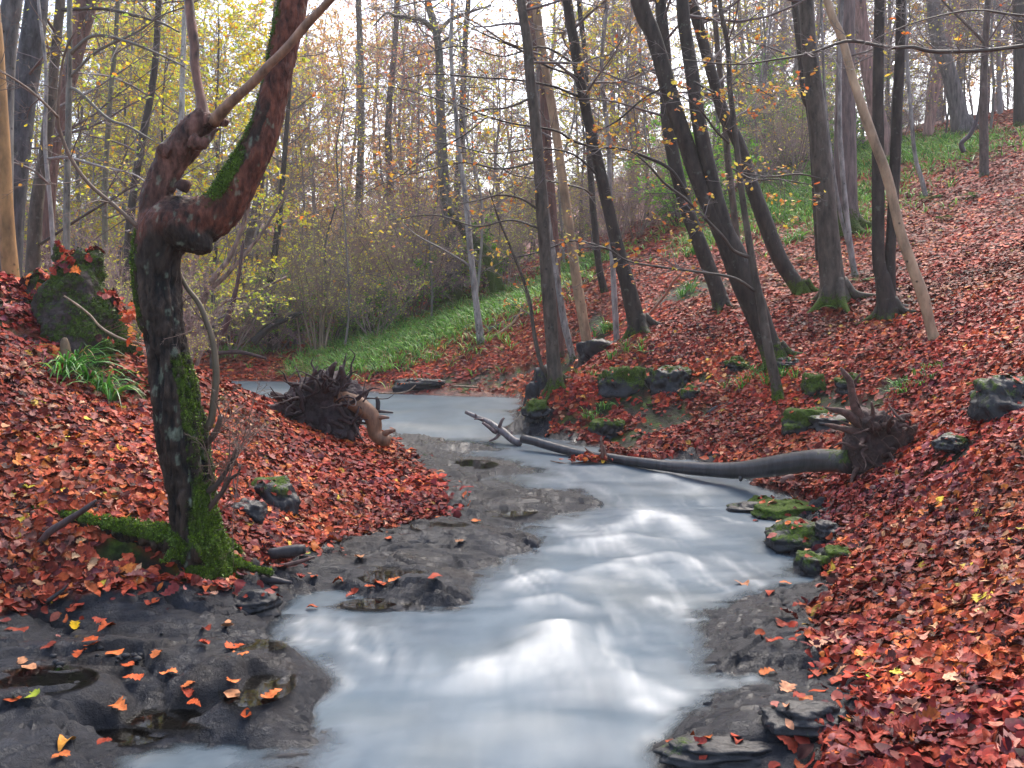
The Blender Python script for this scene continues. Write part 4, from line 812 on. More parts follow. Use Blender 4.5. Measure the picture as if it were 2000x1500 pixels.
    # the bundle of fine twigs at the right of the foot
    tb = MB(); n = 22; S0 = np.array([P(412 + rng.uniform(-8, 14), rng.uniform(850, 1010), d - .03) for _ in range(n)]); D0 = norm(np.stack([rng.uniform(.2, 1, n), rng.uniform(-.5, .3, n), rng.uniform(-.2, .9, n)], 1))
    spray(tb, S0, D0, rng.uniform(.15, .5, n), np.full(n, .0022), (6, 4), .1, (.14, .075, .05), (6, 5, 3), .0008, wander=.25); obj('twig_cluster', tb, M_TWIG, t)
    return d
GD = gnarled()
# ------------------------------------------------------------------ the wood behind: a few kinds, many copies
def copy_tree(root, loc, rz, sc, parts):
    r = root.copy(); COL.objects.link(r); r.location = loc; r.rotation_euler = (0, 0, rz); r.scale = (sc, sc, sc)
    for ch in parts:
        c = ch.copy(); COL.objects.link(c); c.parent = r
    return r
def proto_tree(name, label, group, h, r, nl, ll, leaves, palette, col, lsize=.09, lt=(.2, 1), tw=(9, 6), lean=.03, rmin=.005, twc=(.27, .215, .21), flat=.3, rise=.5):
    t = thing(name, (0, 0, 0), label, 'tree', group)
    n = 7; z = np.linspace(-.4, h, n); x = np.cumsum(rng.standard_normal(n)) * h * lean * .5; y = np.cumsum(rng.standard_normal(n)) * h * lean * .5; x -= x[0]; y -= y[0]
    mb = MB(); PP, RR = trunk_tube(mb, np.stack([x, y, z], 1), r * np.array([1.3, 1, .9, .78, .62, .42, .15]), 9, .4, .06, np.array(col), lambda V: .5 * np.exp(-np.clip(V[:, 2], 0, 9) / .6) + .15 * fbm(V[:, 0] * 3, V[:, 1] * 3, V[:, 2], 2), rng.uniform(0, 50))
    parts = [obj('trunk', mb, M_FAR, t)]
    S, D, L, R = limbs_from(PP, RR, nl, lt[0], lt[1], ll[0], ll[1], rise, .4, .05); cb = MB()
    Pt = spray(cb, S, D, L, R, tw, flat, np.array(twc), (8, 6, 4), rmin, .03, .18); parts.append(obj('crown', cb, M_TWIG, t))
    if leaves: fb = MB(); foliage(fb, Pt, leaves, lsize, palette, 'far', .5); parts.append(obj('foliage', fb, M_FOLI, t))
    return t, parts
def proto_shrub(name, label, group, ns, h, leaves, palette, col, spread=.5, lsize=.06, tw=(9, 5), rmin=.003, twc=(.13, .085, .075), r0=.02):
    t = thing(name, (0, 0, 0), label, 'shrub', group); mb = MB()
    a = rng.uniform(0, 2 * np.pi, ns); D = norm(np.stack([np.cos(a) * spread, np.sin(a) * spread, np.ones(ns)], 1) + .1 * rng.standard_normal((ns, 3))); S = np.stack([np.cos(a) * .12, np.sin(a) * .12, np.full(ns, -.15)], 1)
    L = h * rng.uniform(.6, 1.1, ns); P1, R1 = grow(S, D, L, np.full(ns, r0) * rng.uniform(.6, 1.2, ns), 9, .09, (0, 0, .0), .25)
    V, Q = tubes(P1, R1, 6); mb.add(V, Q, None, np.array(col)); parts = [obj('stem', mb, M_FAR, t)]
    S2, D2, L2, r2 = kids(P1, R1, L, 7, .2, 1, .7, .45, .5, .1); cb = MB(); Pt = spray(cb, S2, D2, L2, np.maximum(r2, rmin), tw, .15, np.array(twc), (6, 5, 3), rmin, .0, .2)
    parts.append(obj('crown', cb, M_TWIG, t))
    if leaves: fb = MB(); foliage(fb, Pt, leaves, lsize, palette, 'far', .8); parts.append(obj('foliage', fb, M_FOLI, t))
    return t, parts
PT = [proto_tree('bare_tree', 'bare grey brown tree deep in the far wood', 'bare trees of the far wood', 12.5, .10, 40, (1.6, 4.2), 500, PAL_YELLOW, (.20, .165, .16), tw=(11, 8)),
      proto_tree('bare_tree', 'slim bare dark tree deep in the far wood', 'slim bare trees of the far wood', 11, .055, 36, (1.2, 3), 700, PAL_ORANGE, (.15, .12, .11), tw=(10, 7)),
      proto_tree('birch_tree', 'far birch with a haze of pale orange leaves', 'orange birches of the far wood', 13, .07, 46, (1.5, 3.6), 6500, PAL_PALEORANGE, (.22, .17, .15), .085, (.15, 1), twc=(.27, .16, .14)),
      proto_tree('maple_tree', 'far tree in yellow and lime leaf', 'yellow trees of the far wood', 10, .06, 44, (1.4, 3.4), 5200, PAL_YELLOW, (.11, .095, .085), .10, (.12, 1)),
      proto_tree('bare_tree', 'far tree with reddish twigs and a few rusty leaves', 'reddish trees of the far wood', 12, .08, 40, (1.4, 3.4), 1500, PAL_RED, (.20, .14, .13), .085, tw=(11, 7), twc=(.30, .19, .18))]
PT.append(proto_tree('bare_sapling', 'thin understory sapling with layered fine twigs and scattered ochre leaves', 'saplings of the understory', 9, .035, 46, (.9, 2.4), 420, PAL_YELLOW, (.14, .12, .105), .075, (.12, 1), (11, 7), .03, .0022, (.14, .11, .105), .5, .15))
PS = [proto_shrub('hazel_bush', 'many stemmed hazel with small lime yellow leaves in the undergrowth', 'lime leaved hazels of the undergrowth', 14, 3.6, 1500, PAL_LIME, (.22, .17, .14), .55, tw=(11, 6), twc=(.28, .20, .18)),
      proto_shrub('thicket_bush', 'bare purplish brown thicket bush in the undergrowth', 'bare bushes of the undergrowth', 18, 3.0, 400, PAL_LIME, (.2, .14, .13), .7, tw=(12, 7), twc=(.33, .22, .22)),
      proto_shrub('thicket_bush', 'tall reddish brown thicket bush with few ochre leaves', 'reddish bushes of the undergrowth', 16, 4.4, 1000, PAL_YELLOW, (.2, .14, .12), .5, tw=(12, 7), twc=(.34, .22, .20)),
      proto_shrub('holly_bush', 'dark green leafy bush among the bare stems', 'green bushes of the undergrowth', 12, 2.2, 3800, PAL_GREEN, (.07, .06, .05), .6, .08),
      proto_shrub('hazel_bush', 'fresh green leafy bush below the skyline of the right slope', 'fresh green bushes on the right slope', 14, 3.6, 5200, [(lin(150,215,60), 4), (lin(186,230,80), 3), (lin(110,180,50), 3)], (.1, .09, .07), .5, .09)]
used = [False] * 11
def place(kind, x, y, sc=1.0):
    root, parts = (PT + PS)[kind]; loc = (x, y, zat(x, y)); rz = rng.uniform(0, 6.28)
    if not used[kind]:
        used[kind] = True; root.location = loc; root.rotation_euler = (0, 0, rz); root.scale = (sc,) * 3
    else: copy_tree(root, loc, rz, sc, parts)
def spread(n, pxr, dr, kinds, weights, smin=.8, smax=1.2, mind=.8, pool=[]):
    k = 0; tries = 0
    while k < n and tries < n * 30:
        tries += 1; d = rng.uniform(dr[0] ** .6, dr[1] ** .6) ** (1 / .6); fs = float(np.clip(d / 40, .8, 1.5)) if 0 in kinds or 2 in kinds else 1.0; x = (rng.uniform(*pxr) - CX) / F * d
        if zat(x, d) < .12 or any((x - a) ** 2 + (d - b) ** 2 < mind ** 2 for a, b in pool): continue
        pool.append((x, d)); place(int(rng.choice(kinds, p=np.array(weights) / sum(weights))), x, d, fs * rng.uniform(smin, smax)); k += 1
spread(18, (-250, 950), (28, 60), [0, 1, 2, 3, 4], [2.5, 3, 3.5, .9, 3.5], .75, 1.25)
spread(20, (900, 1500), (27, 60), [0, 1, 2, 3, 4], [3, 3, 3, 1.6, 2.5], .75, 1.2)
spread(22, (1550, 2250), (30, 58), [0, 1, 2, 4], [3, 4, 1, 2], .7, 1.1, .9)
spread(26, (1450, 2300), (29, 60), [0, 1, 2, 3, 4], [5, 4, .8, 1.0, 2], .75, 1.2)
spread(10, (-200, 2200), (62, 95), [0, 2, 4], [3, 3, 2], .8, 1.2, 1.5)
spread(26, (380, 1000), (22.5, 34), [6, 7, 8, 9], [5, 1.2, 1.5, .6], .6, 1.1, .7)
spread(20, (-150, 1100), (26, 50), [6, 7, 8], [4, 1, 1.6], .7, 1.25, .7)
spread(24, (-400, 1500), (42, 85), [6, 7, 8], [3, 2, 3], .9, 1.6, .7)
spread(16, (-100, 330), (13, 22), [6, 7, 8], [4, 2, 2], .5, .9, .7)
spread(20, (1050, 1700), (24, 40), [6, 8, 9], [3, 3, 2], .5, .9, .7)
spread(10, (1700, 2200), (29, 45), [7, 8], [3, 3], .5, .8, .7)
spread(56, (-150, 1000), (22.5, 40), [5], [1], .7, 1.3, .8)
spread(40, (1000, 2150), (25, 42), [5], [1], .6, 1.1, .8)
spread(12, (130, 540), (20, 32), [3], [1], .7, 1.0, .9)
spread(10, (480, 860), (38, 60), [2], [1], .9, 1.2, 1.5)
for px, py, k, s in [(770,630,9,.6),(860,600,9,.7),(650,668,9,.6),(500,672,9,1.0),(560,680,9,.8),(440,668,9,.8),(700,655,9,.6),(1480,345,10,1.2),(1560,325,10,1.2),(1400,390,10,1.0),(1530,335,10,.9),(1640,290,10,.9),(1340,440,10,.8)]:
    q = hit(px, py); place(k, q[0], q[1], s)
# the pale fan of hazel stems beside the far water
q = hit(615, 688); t = thing('hazel_bush', q, 'pale fan of thin upright stems beside the far water', 'shrub')
sb = MB()
for pts in [[(612,690,7),(600,640,6),(585,560,5),(573,500,4),(560,440,2)],[(618,690,8),(612,620,6),(598,540,5),(590,470,3),(585,400,2)],[(622,690,8),(625,620,6),(618,540,5),(612,450,3)],[(626,690,9),(634,610,7),(645,540,5),(650,470,3),(660,390,2)],[(630,690,8),(645,630,6),(662,560,4),(690,480,3)],[(634,690,6),(630,640,5),(640,580,4),(636,500,3)],[(590,688,5),(580,620,5),(572,560,4),(570,500,3)],[(620,692,6),(600,600,5),(580,520,4),(552,440,3)],[(628,692,6),(652,600,5),(690,520,4),(720,470,3)],[(624,692,6),(630,560,5),(622,440,4),(628,360,2)],[(616,692,6),(592,620,5),(560,560,4),(530,520,2)]]:
    c_, r_ = px_path(pts, q[1], q[1] + rng.uniform(-.4, .4)); r_ = r_ * .55; c_[0][2] -= .2; trunk_tube(sb, c_, r_, 6, .1, .02, np.array((.30, .22, .15)), None, 1.0)
obj('stem', sb, M_FAR, t)
for (lab, stems) in [('group of pinkish grey stems leaning right behind the gnarled trunk', [[(352,650,16),(400,580,13),(450,500,10),(480,420,8),(500,330,5)],[(345,655,14),(385,600,11),(440,540,9),(500,470,7),(560,380,4)],[(356,655,12),(372,560,10),(400,450,8),(430,340,5)],[(362,660,10),(420,610,8),(480,580,6),(560,540,4)]])]:
    q = hit(352, 690, 12); d_ = 16.5; q = P(352, 660, d_); q[2] = zat(q[0], q[1]); t = thing('hazel_bush', q, lab, 'shrub'); sb = MB(); cb = MB()
    for pts in stems:
        c_, r_ = px_path(pts, d_, d_ + rng.uniform(-.4, .6)); c_[0][2] = q[2] - .1; pp, rr = trunk_tube(sb, c_, r_, 8, .1, .03, np.array((.22, .15, .12)), None, 2.0)
        S_, r, dr = along(pp, rr, 9, .3, 1); Pt = spray(cb, S_, norm(dr + .8 * norm(rng.standard_normal((9, 3)))), rng.uniform(.6, 1.6, 9), np.clip(r * .4, .002, .008), (7, 5), .2, TWIGC, (6, 5, 3), .002)
    obj('stem', sb, M_BEECH, t); obj('crown', cb, M_TWIG, t); fb = MB(); foliage(fb, Pt, 500, .06, PAL_LIME); obj('foliage', fb, M_FOLI, t)

# ------------------------------------------------------------------ rocks
def rock(label, px, py, size, moss=.3, d=None, z=None, seed=0, flatten=.6, mat=None, group='mossy rocks', rot=0.0, sink=.52, n=40):
    q = hit(px, py) if d is None else P(px, py, d)
    sx, sy, sz = size; mb = MB()
    u = np.linspace(0, np.pi, n); v = np.linspace(0, 2 * np.pi, 2 * n, endpoint=False); uu, vv = np.meshgrid(u, v, indexing='ij')
    D = np.stack([np.sin(uu) * np.cos(vv), np.sin(uu) * np.sin(vv), np.cos(uu)], -1).reshape(-1, 3)
    D = np.sign(D) * np.abs(D) ** .85; s = seed * 7.7
    r = 1 + .38 * fbm(D[:, 0] * 1.5 + s, D[:, 1] * 1.5, D[:, 2] * 1.5, 4)
    lay = np.floor(D[:, 2] * 3.2 + .6 * fbm(D[:, 0] * 1.5 + s, D[:, 1] * 1.5, 0, 2)) * .07; r = r + lay * .8 * np.sin(s + 3 * D[:, 2] * 3)
    V = D * r[:, None] * np.array([sx, sy, sz]) / 2
    V += np.sign(D) * (.03 * min(size) * fbm(V[:, 0] / min(size) * 6 + s, V[:, 1] / min(size) * 6, V[:, 2] / min(size) * 9, 3))[:, None]
    c, sn = math.cos(rot), math.sin(rot); V = np.stack([V[:, 0] * c - V[:, 1] * sn, V[:, 0] * sn + V[:, 1] * c, V[:, 2]], 1)
    N3 = norm(D * np.array([1 / sx, 1 / sy, 1 / sz])); mo = moss * (.55 + .75 * N3[:, 2]) + .25 * fbm(V[:, 0] * 5 + s, V[:, 1] * 5, V[:, 2] * 5, 3)
    base = np.array([q[0], q[1] + sy * .25, zat(q[0], q[1] + sy * .25) if z is None else z]); V = V + base + np.array([0, 0, sz * (.5 - sink)])
    m2 = 2 * n; i, j = np.meshgrid(np.arange(n - 1), np.arange(m2), indexing='ij'); j2 = (j + 1) % m2
    mb.add(V, np.stack([i * m2 + j, (i + 1) * m2 + j, (i + 1) * m2 + j2, i * m2 + j2], -1).reshape(-1, 4)); mb.M = [mo]
    V = V + D * (.05 * min(size) * fbm(V[:, 0] * 22, V[:, 1] * 22, V[:, 2] * 22, 3))[:, None]; mb.V = [V]
    ro = single('rock', mb, mat or M_ROCK, base, label, 'rock', group)
    k = np.nonzero(N3[:, 2] > .35)[0]; n_l = int(sx * sy * 110)
    if z is None and n_l > 3:
        k = rng.choice(k, n_l); lb = MB(); add_leaves(lb, V[k], N3[k] + np.array([0, 0, .5]), .052 * rng.lognormal(0, .3, n_l).clip(.5, 1.5), 'beech', .8 * pal(PAL_LITTER, n_l).clip(.01, .8), .3, .6, .004); tag(obj('leaf_litter', lb, M_LITTER, ro), kind='stuff')
    return ro
rock('upright moss topped rock at the water under the fallen trunk', 1490, 985, (.28, .36, .26), .6, seed=1)
rock('broad wedge shaped mossy rock right of the upright moss topped rock', 1548, 1000, (.52, .42, .2), .6, seed=2, rot=.3)
rock('low flat wet rock in the water before the upright moss topped rock', 1468, 1000, (.34, .22, .12), .25, seed=3, z=.0)
rock('square mossy rock jutting from the right shore above the bend', 1572, 1055, (.42, .4, .22), .45, seed=4)
rock('small dark rock next to the square mossy rock', 1618, 1045, (.16, .2, .14), .2, seed=5)
rock('round wet rock with a moss cap at the right water edge', 1594, 1115, (.2, .22, .17), .5, seed=6)
rock('narrow moss green rock wedged among leaves behind the round wet rock', 1650, 1090, (.2, .2, .12), .7, seed=7)
rock('dark layered rock under the fallen trunk at the stream edge', 1420, 948, (.3, .3, .16), .15, seed=8)
rock('mossy outcrop below the thin grey trunk', 1585, 838, (.55, .5, .36), .62, seed=9); rock('moss column of rock standing above the mossy outcrop', 1592, 765, (.22, .3, .34), .75, seed=10)
rock('dark ledge of rock between mossy outcrop and root plate', 1640, 830, (.5, .4, .2), .35, seed=11); rock('mossy hump of rock behind the root plate', 1665, 755, (.32, .3, .22), .55, seed=12)
rock('large grey lichened boulder at the right edge of the slope', 1985, 800, (.42, .5, .42), .42, seed=13)
rock('wide moss draped outcrop left of the black hollow', 1215, 765, (.65, .5, .5), .62, seed=14); rock('black mossy hollow rock in the middle of the slope', 1312, 760, (.55, .5, .5), .45, seed=15); rock('small mossy rock under the black hollow rock', 1350, 775, (.25, .3, .3), .6, seed=16)
rock('grey rock face at the foot of the rocky point', 1062, 765, (.5, .6, .8), .3, seed=17, d=12.6); rock('mossy corner stone of the rocky point by the water', 1050, 825, (.35, .5, .3), .65, seed=18)
rock('dark rock shelf between the tan trunk and the flared trunk', 1190, 665, (.9, .7, .7), .25, d=14.3, seed=19, z=.75); rock('low mossy stone peeping out above the log', 1190, 850, (.4, .4, .3), .6, seed=20)
rock('small mossy stone left of the forked trunk foot', 1440, 720, (.3, .3, .2), .6, seed=21); rock('flat dark stone right of the forked trunk foot', 1545, 715, (.4, .3, .12), .3, seed=22)
rock('mossy earth covered boulder right of the gnarled tree', 530, 990, (.34, .32, .32), .45, seed=23); rock('low brown boulder touching the mossy earth boulder', 480, 1010, (.22, .24, .2), .2, seed=24)
rock('overhanging dark rock lip at the tip of the leaf bank', 490, 1190, (.26, .2, .13), .15, seed=25); rock('black water worn rock at the bottom right shore', 1580, 1420, (.30, .2, .10), .12, seed=26, n=50); rock('moss flecked slab at the bottom edge by the right shore', 1420, 1496, (.42, .16, .08), .22, seed=27)
rock('dark rounded rock half drowned at the lower right', 1380, 1450, (.22, .16, .07), .0, seed=28, z=-.01); rock('dark cut bank stone across the far pool', 820, 760, (1.0, .5, .35), .2, seed=29); rock('small dark stone in the leaves behind the far pool', 720, 650, (.5, .5, .4), .3, seed=30)
rock('brown stone ledge right of the root plate', 1870, 880, (.26, .22, .14), .35, seed=31)

# ------------------------------------------------------------------ stump on the mound
def stump():
    q = hit(150, 655); d = q[1]; t = thing('tree_stump', q, 'tall rotten stump smothered in dark moss on top of the left mound', 'stump'); mb = MB()
    def T(pts, o0=0, o1=0, rough=.12, sides=14):
        c_, r_ = px_path(pts, d + o0, d + o1); trunk_tube(mb, c_, r_, sides, .05, rough, seed=len(pts))
    T([(150,720,190),(148,650,150),(145,590,112),(143,550,100),(146,520,70),(150,505,26)]); T([(100,600,90),(70,620,70),(30,610,40)], .1, .2); T([(180,600,90),(215,640,80),(250,680,60),(280,705,30)], 0, .1)
    T([(90,540,40),(60,570,40),(45,600,30)], .2, .2); T([(118,540,44),(112,500,30),(108,478,14)], 0, 0); T([(175,540,46),(186,505,30),(190,490,12)], .05, .05); T([(150,520,30),(156,486,12)], -.05, -.05); T([(95,640,70),(88,600,50),(92,570,26)], -.12, -.1); T([(200,660,80),(180,720,60)], -.1, -.1); T([(110,650,90),(95,690,60)], -.1, -.15)
    V, N, Q, Tt = remesh(mb, .02, 2); V = V + N * (.065 * fbm(V[:, 0] * 7, V[:, 1] * 7, V[:, 2] * 7, 3) + .018 * fbm(V[:, 0] * 26, V[:, 1] * 26, V[:, 2] * 22, 3))[:, None]
    mo = .5 + .45 * fbm(V[:, 0] * 4, V[:, 1] * 4, V[:, 2] * 4, 3) + .1 * N[:, 2]; mb = MB(); mb.add(V, Q if len(Q) else None, Tt if len(Tt) else None, (.04, .026, .022)); mb.M = [mo]; obj('trunk', mb, M_SOIL, t)
    k = rng.choice(np.nonzero(mo > .5)[0], 6000); mt = MB(); add_leaves(mt, V[k], norm(rng.standard_normal((len(k), 3))), rng.uniform(.012, .03, len(k)), 'far', pal([(lin(56,72,16), 3), (lin(84,104,24), 2), (lin(38,52,14), 3)], len(k)), .2, .4, spin=N[k] + .6 * rng.standard_normal((len(k), 3))); obj('moss', mt, M_GREEN, t)
    k = rng.choice(np.nonzero(N[:, 2] > .45)[0], 150); lb = MB(); add_leaves(lb, V[k] + .01 * N[k], N[k], rng.uniform(.07, .1, len(k)), 'oak', pal(PAL_LITTER, len(k)).clip(.01, .8), .4, .8); tag(obj('leaf_litter', lb, M_LITTER), 'dead leaves caught on the mossy stump', 'fallen leaves', kind='stuff')
stump()
q = hit(128, 712); tb = MB(); c_, r_ = px_path([(128,720,26),(127,690,22),(126,668,18),(128,660,8)], q[1], q[1]); trunk_tube(tb, c_, r_, 10, .02, .15, np.array((.14, .09, .05)), None, 3); single('tree_stump', tb, M_ROUGH, q, 'little broken brown stake of rotten wood above the woodrush clump', 'stump')

# ------------------------------------------------------------------ fallen timber
def root_parts(t, c, n, rad, lens, col, seed, facing=(0, -1, 0), m=M_SOIL, name='root'):
    r_ = np.random.default_rng(seed)
    for k in range(n):
        a = r_.uniform(0, 6.28); D = np.array([math.cos(a), r_.uniform(-.9, .3), math.sin(a)]); D = D / np.linalg.norm(D)
        p = [c + D * rad * .5]; L = r_.uniform(*lens); d_ = D.copy()
        for i in range(5): d_ = norm(d_ + .6 * r_.standard_normal(3)); p.append(p[-1] + d_ * L / 5)
        rr = r_.uniform(.009, .024) * np.array([1.2, 1, .8, .6, .4, .15]); b_ = MB(); trunk_tube(b_, p, rr, 7, .04, .12, np.array(col), None, k * 2.0); obj(name, b_, m, t)
def fallen():
    d0 = hit(1690, 925)[1]; base = hit(1690, 925); t = thing('fallen_tree', base, 'fallen smooth trunk lying across the stream with its soil clad root plate', 'fallen tree')
    pts = [(1660,902,48),(1620,900,44),(1580,900,44),(1500,912,40),(1450,918,34),(1400,918,30),(1340,914,24),(1300,910,22),(1220,899,18),(1189,894,18),(1136,887,18),(1070,870,17),(1040,861,17),(1021,857,17)]
    n = len(pts); dds = d0 + (10.4 - d0) * np.array([(1660 - p[0]) / 639 for p in pts]); C_ = np.array([P(p[0], p[1], q) for p, q in zip(pts, dds)]); R_ = np.array([p[2] / 2 / F * q for p, q in zip(pts, dds)])
    C_[:, 2] = np.maximum(C_[:, 2], .02); mb = MB(); trunk_tube(mb, C_, R_, 18, .05, .035, np.array((.034, .03, .031)), lambda V: .6 * np.exp(-((V[:, 0] - C_[0, 0]) / .2) ** 2) * (V[:, 2] > C_[0, 2] - .02), 4.0); obj('trunk', mb, M_LOG, t)
    for f in (2, 4, 6, 9): # broken side stubs
        b_ = MB(); D = np.array([rng.uniform(-.3, .3), -.5, rng.uniform(-.9, .6)]); trunk_tube(b_, [C_[f], C_[f] + D * R_[f] * 1.0, C_[f] + D * R_[f] * 1.9], [R_[f] * .35, R_[f] * .3, R_[f] * .16], 7, .03, .1, np.array((.06, .05, .05)), None, f); obj('branch_stub', b_, M_LOG, t)
    c = P(1708, 868, d0 + .05); sb = MB()
    for (px, py, w) in [(1705,865,130),(1745,855,100),(1690,905,80),(1720,830,90),(1675,880,80),(1695,820,60),(1765,850,50),(1730,895,70)]:
        px, py = 1700 + (px - 1700) * .88, 868 + (py - 868) * .88; a = P(px, py, d0 + .02); r = w * .86 / 2 / F * d0; trunk_tube(sb, [a + np.array([0, -.11, 0]), a, a + np.array([.03, .16, -.02])], [r * .55, r, r * .55], 14, .04, .15, seed=px)
    V, N, Q, T = remesh(sb, .018, 2); V = V + N * (.085 * fbm(V[:, 0] * 8, V[:, 1] * 8, V[:, 2] * 8, 5, .6) + .015 * fbm(V[:, 0] * 30, V[:, 1] * 30, V[:, 2] * 30, 2))[:, None]
    s2 = MB(); s2.add(V, Q if len(Q) else None, T if len(T) else None, np.array((.055, .03, .025)) * (1 + .9 * fbm(V[:, 0] * 12, V[:, 1] * 12, V[:, 2] * 12, 3))[:, None]); root_parts(t, P(1715, 860, d0), 40, .24, (.15, .4), (.07, .035, .028), 11); obj('root_plate', s2, M_SOIL, t)
    for pts in [[(1690,830,26),(1672,800,20),(1664,770,16),(1660,745,13),(1650,730,10),(1642,718,4)],[(1662,758,9),(1672,742,6),(1680,730,3)],[(1700,832,12),(1705,805,9),(1702,785,4)],[(1680,830,22),(1650,806,16),(1625,800,10),(1612,796,4)],[(1680,845,18),(1650,838,14),(1625,832,9),(1612,829,4)],[(1740,830,20),(1765,815,14),(1778,810,6)],[(1770,850,22),(1785,838,14),(1790,832,5)],[(1680,900,14),(1668,925,9),(1662,945,4)],[(1700,905,10),(1695,930,6),(1697,950,3)],[(1740,900,16),(1775,910,10),(1800,920,5)]]:
        b_ = MB(); a, r = px_path(pts, d0 - .02, d0 - .12); trunk_tube(b_, a, r, 8, .03, .12, np.array((.10, .052, .04)), None, pts[0][0]); obj('root', b_, M_SOIL, t)
    fb = MB(); n = 60; S0 = c + rng.standard_normal((n, 3)) * np.array([.16, .05, .14]) + np.array([0, -.12, 0]); D0 = norm(rng.standard_normal((n, 3)) + np.array([0, -.4, -.6])); P1, R1 = grow(S0, D0, rng.uniform(.08, .25, n), np.full(n, .003), 6, .3, (0, 0, -.15)); Vv, Qq = tubes(P1, R1, 3); fb.add(Vv, Qq, None, (.11, .06, .045)); tag(obj('root_hair', fb, M_SOIL, t), kind='stuff')
    # the broken off top, lying in the pool
    pts = [(1014,866,15),(1000,858,15),(985,845,15),(972,838,15),(960,828,13),(945,820,10),(930,814,9),(910,805,7)]; q = P(1000, 862, 10.9); q[2] = 0; t2 = thing('broken_branch', q, 'forked grey broken top of the fallen trunk lying in the pool', 'branch')
    b_ = MB(); a, r = px_path(pts, 10.6, 11.6); a = np.array([P(p[0], p[1], 10.6 + i * .12) for i, p in enumerate(pts)]); trunk_tube(b_, a, r, 10, .04, .08, np.array((.11, .09, .09)), None, 1); obj('limb', b_, M_LOG, t2)
    for p2 in [[(972,838,10),(968,845,8),(956,835,7),(942,825,5)],[(975,835,8),(980,822,6),(985,816,4)],[(945,820,6),(935,818,4),(926,819,2)],[(998,850,8),(999,842,5)],[(975,848,8),(968,856,6),(955,862,3)],[(930,813,5),(928,808,3)]]:
        b_ = MB(); a = np.array([P(p[0], p[1], 10.9) for p in p2]); trunk_tube(b_, a, np.array([p[2] / 2 / F * 10.9 for p in p2]), 7, .03, .08, np.array((.14, .08, .075)), None, 2); obj('fork', b_, M_LOG, t2)
    # flotsam lodged against the trunk
    q = P(1168, 898, 9.6); q[2] = 0; t3 = thing('stick_pile', q, 'raft of brown sticks and leaves lodged against the fallen trunk', 'stick pile'); 
    for p2 in [[(1178,905,8),(1176,880,7),(1174,853,5)],[(1186,900,9),(1182,885,7),(1179,870,5)],[(1195,900,6),(1170,893,5),(1148,880,4),(1142,874,2)],[(1190,906,6),(1150,903,5),(1115,905,3)],[(1140,912,5),(1160,900,5),(1180,892,3)],[(1120,908,4),(1100,905,3),(1075,900,2)],[(1150,908,6),(1175,908,5),(1190,912,3)],[(1145,890,6),(1165,905,5),(1180,910,3)]]:
        b_ = MB(); a = np.array([P(p[0], p[1], 9.45) for p in p2]); trunk_tube(b_, a, np.array([p[2] / 2 / F * 9.45 for p in p2]), 6, .03, .1, np.array((.13, .065, .045)), None, 2); obj('stick', b_, M_DEAD, t3)
    lb = MB(); n = 90; C3 = np.array([P(rng.normal(1155, 22), 905, 9.45) for _ in range(n)]); C3[:, 2] = .03 + .05 * rng.random(n); C3[:, 1] += rng.uniform(-.1, .1, n); add_leaves(lb, C3, np.tile([0, 0, 1.0], (n, 1)), rng.uniform(.05, .09, n), 'beech', pal(PAL_LITTER, n).clip(.01, .8), .5, .8); tag(obj('leaf_heap', lb, M_LITTER, t3), kind='stuff')
fallen()
def rootball():
    q = hit(640, 855); d = q[1]; print('rootball', q); t = thing('fallen_tree', q, 'upturned blackish root ball with a snapped tan limb on the left shore', 'fallen tree'); mb = MB()
    for (px, py, w, o) in [(635,800,120,0),(600,805,90,.1),(665,790,90,0),(640,760,70,.05),(660,830,70,-.1),(580,800,60,.1)]:
        a = P(px, py, d + .25 + o); r = w / 2 / F * d * 1.15; trunk_tube(mb, [a + np.array([0, -.2, 0]), a, a + np.array([.05, .25, .05])], [r * .6, r, r * .7], 14, .05, .15, seed=px)
    V, N, Q, T = remesh(mb, .024, 2); V = V + N * (.06 * fbm(V[:, 0] * 8, V[:, 1] * 8, V[:, 2] * 8, 4) + .025 * fbm(V[:, 0] * 25, V[:, 1] * 25, V[:, 2] * 25, 2))[:, None]
    s2 = MB(); s2.add(V, Q if len(Q) else None, T if len(T) else None, np.array((.035, .02, .022)) * (1 + .6 * fbm(V[:, 0] * 6, V[:, 1] * 6, V[:, 2] * 6, 3))[:, None]); obj('root_plate', s2, M_SOIL, t)
    c = P(630, 795, d + .1); root_parts(t, c, 70, .42, (.25, .6), (.04, .022, .022), 5)
    for pts in [[(640,740,20),(648,720,13),(656,708,6)],[(600,760,16),(612,735,10),(618,722,4)],[(575,800,30),(545,800,22),(510,800,16),(478,800,6)],[(560,790,22),(545,775,16),(530,768,8)],[(660,820,30),(680,845,20),(690,860,8)],[(665,750,24),(668,730,16),(666,716,8)],[(590,815,24),(560,830,14),(540,825,6)],[(640,830,26),(650,860,16),(655,868,6)]]:
        b_ = MB(); a, r = px_path(pts, d + .1, d - .05); trunk_tube(b_, a, r, 8, .04, .14, np.array((.055, .03, .028)), None, pts[0][0]); obj('root', b_, M_SOIL, t)
    b_ = MB(); pts = [(655,775,30),(680,780,36),(705,795,36),(724,812,33),(730,830,30),(732,848,28),(745,858,26),(762,863,20)]; a, r = px_path(pts, d + .1, d + .1); trunk_tube(b_, a, r, 12, .04, .1, np.array((.20, .095, .05)), None, 3); obj('limb', b_, M_DEAD, t)
    for pts in [[(732,820,14),(745,815,9),(760,816,4)],[(745,855,16),(755,845,12),(772,840,6)],[(715,808,9),(718,822,6)]]:
        b_ = MB(); a, r = px_path(pts, d + .1, d + .05); trunk_tube(b_, a, r, 7, .03, .1, np.array((.16, .08, .05)), None, 3); obj('branch_stub', b_, M_DEAD, t)
rootball()
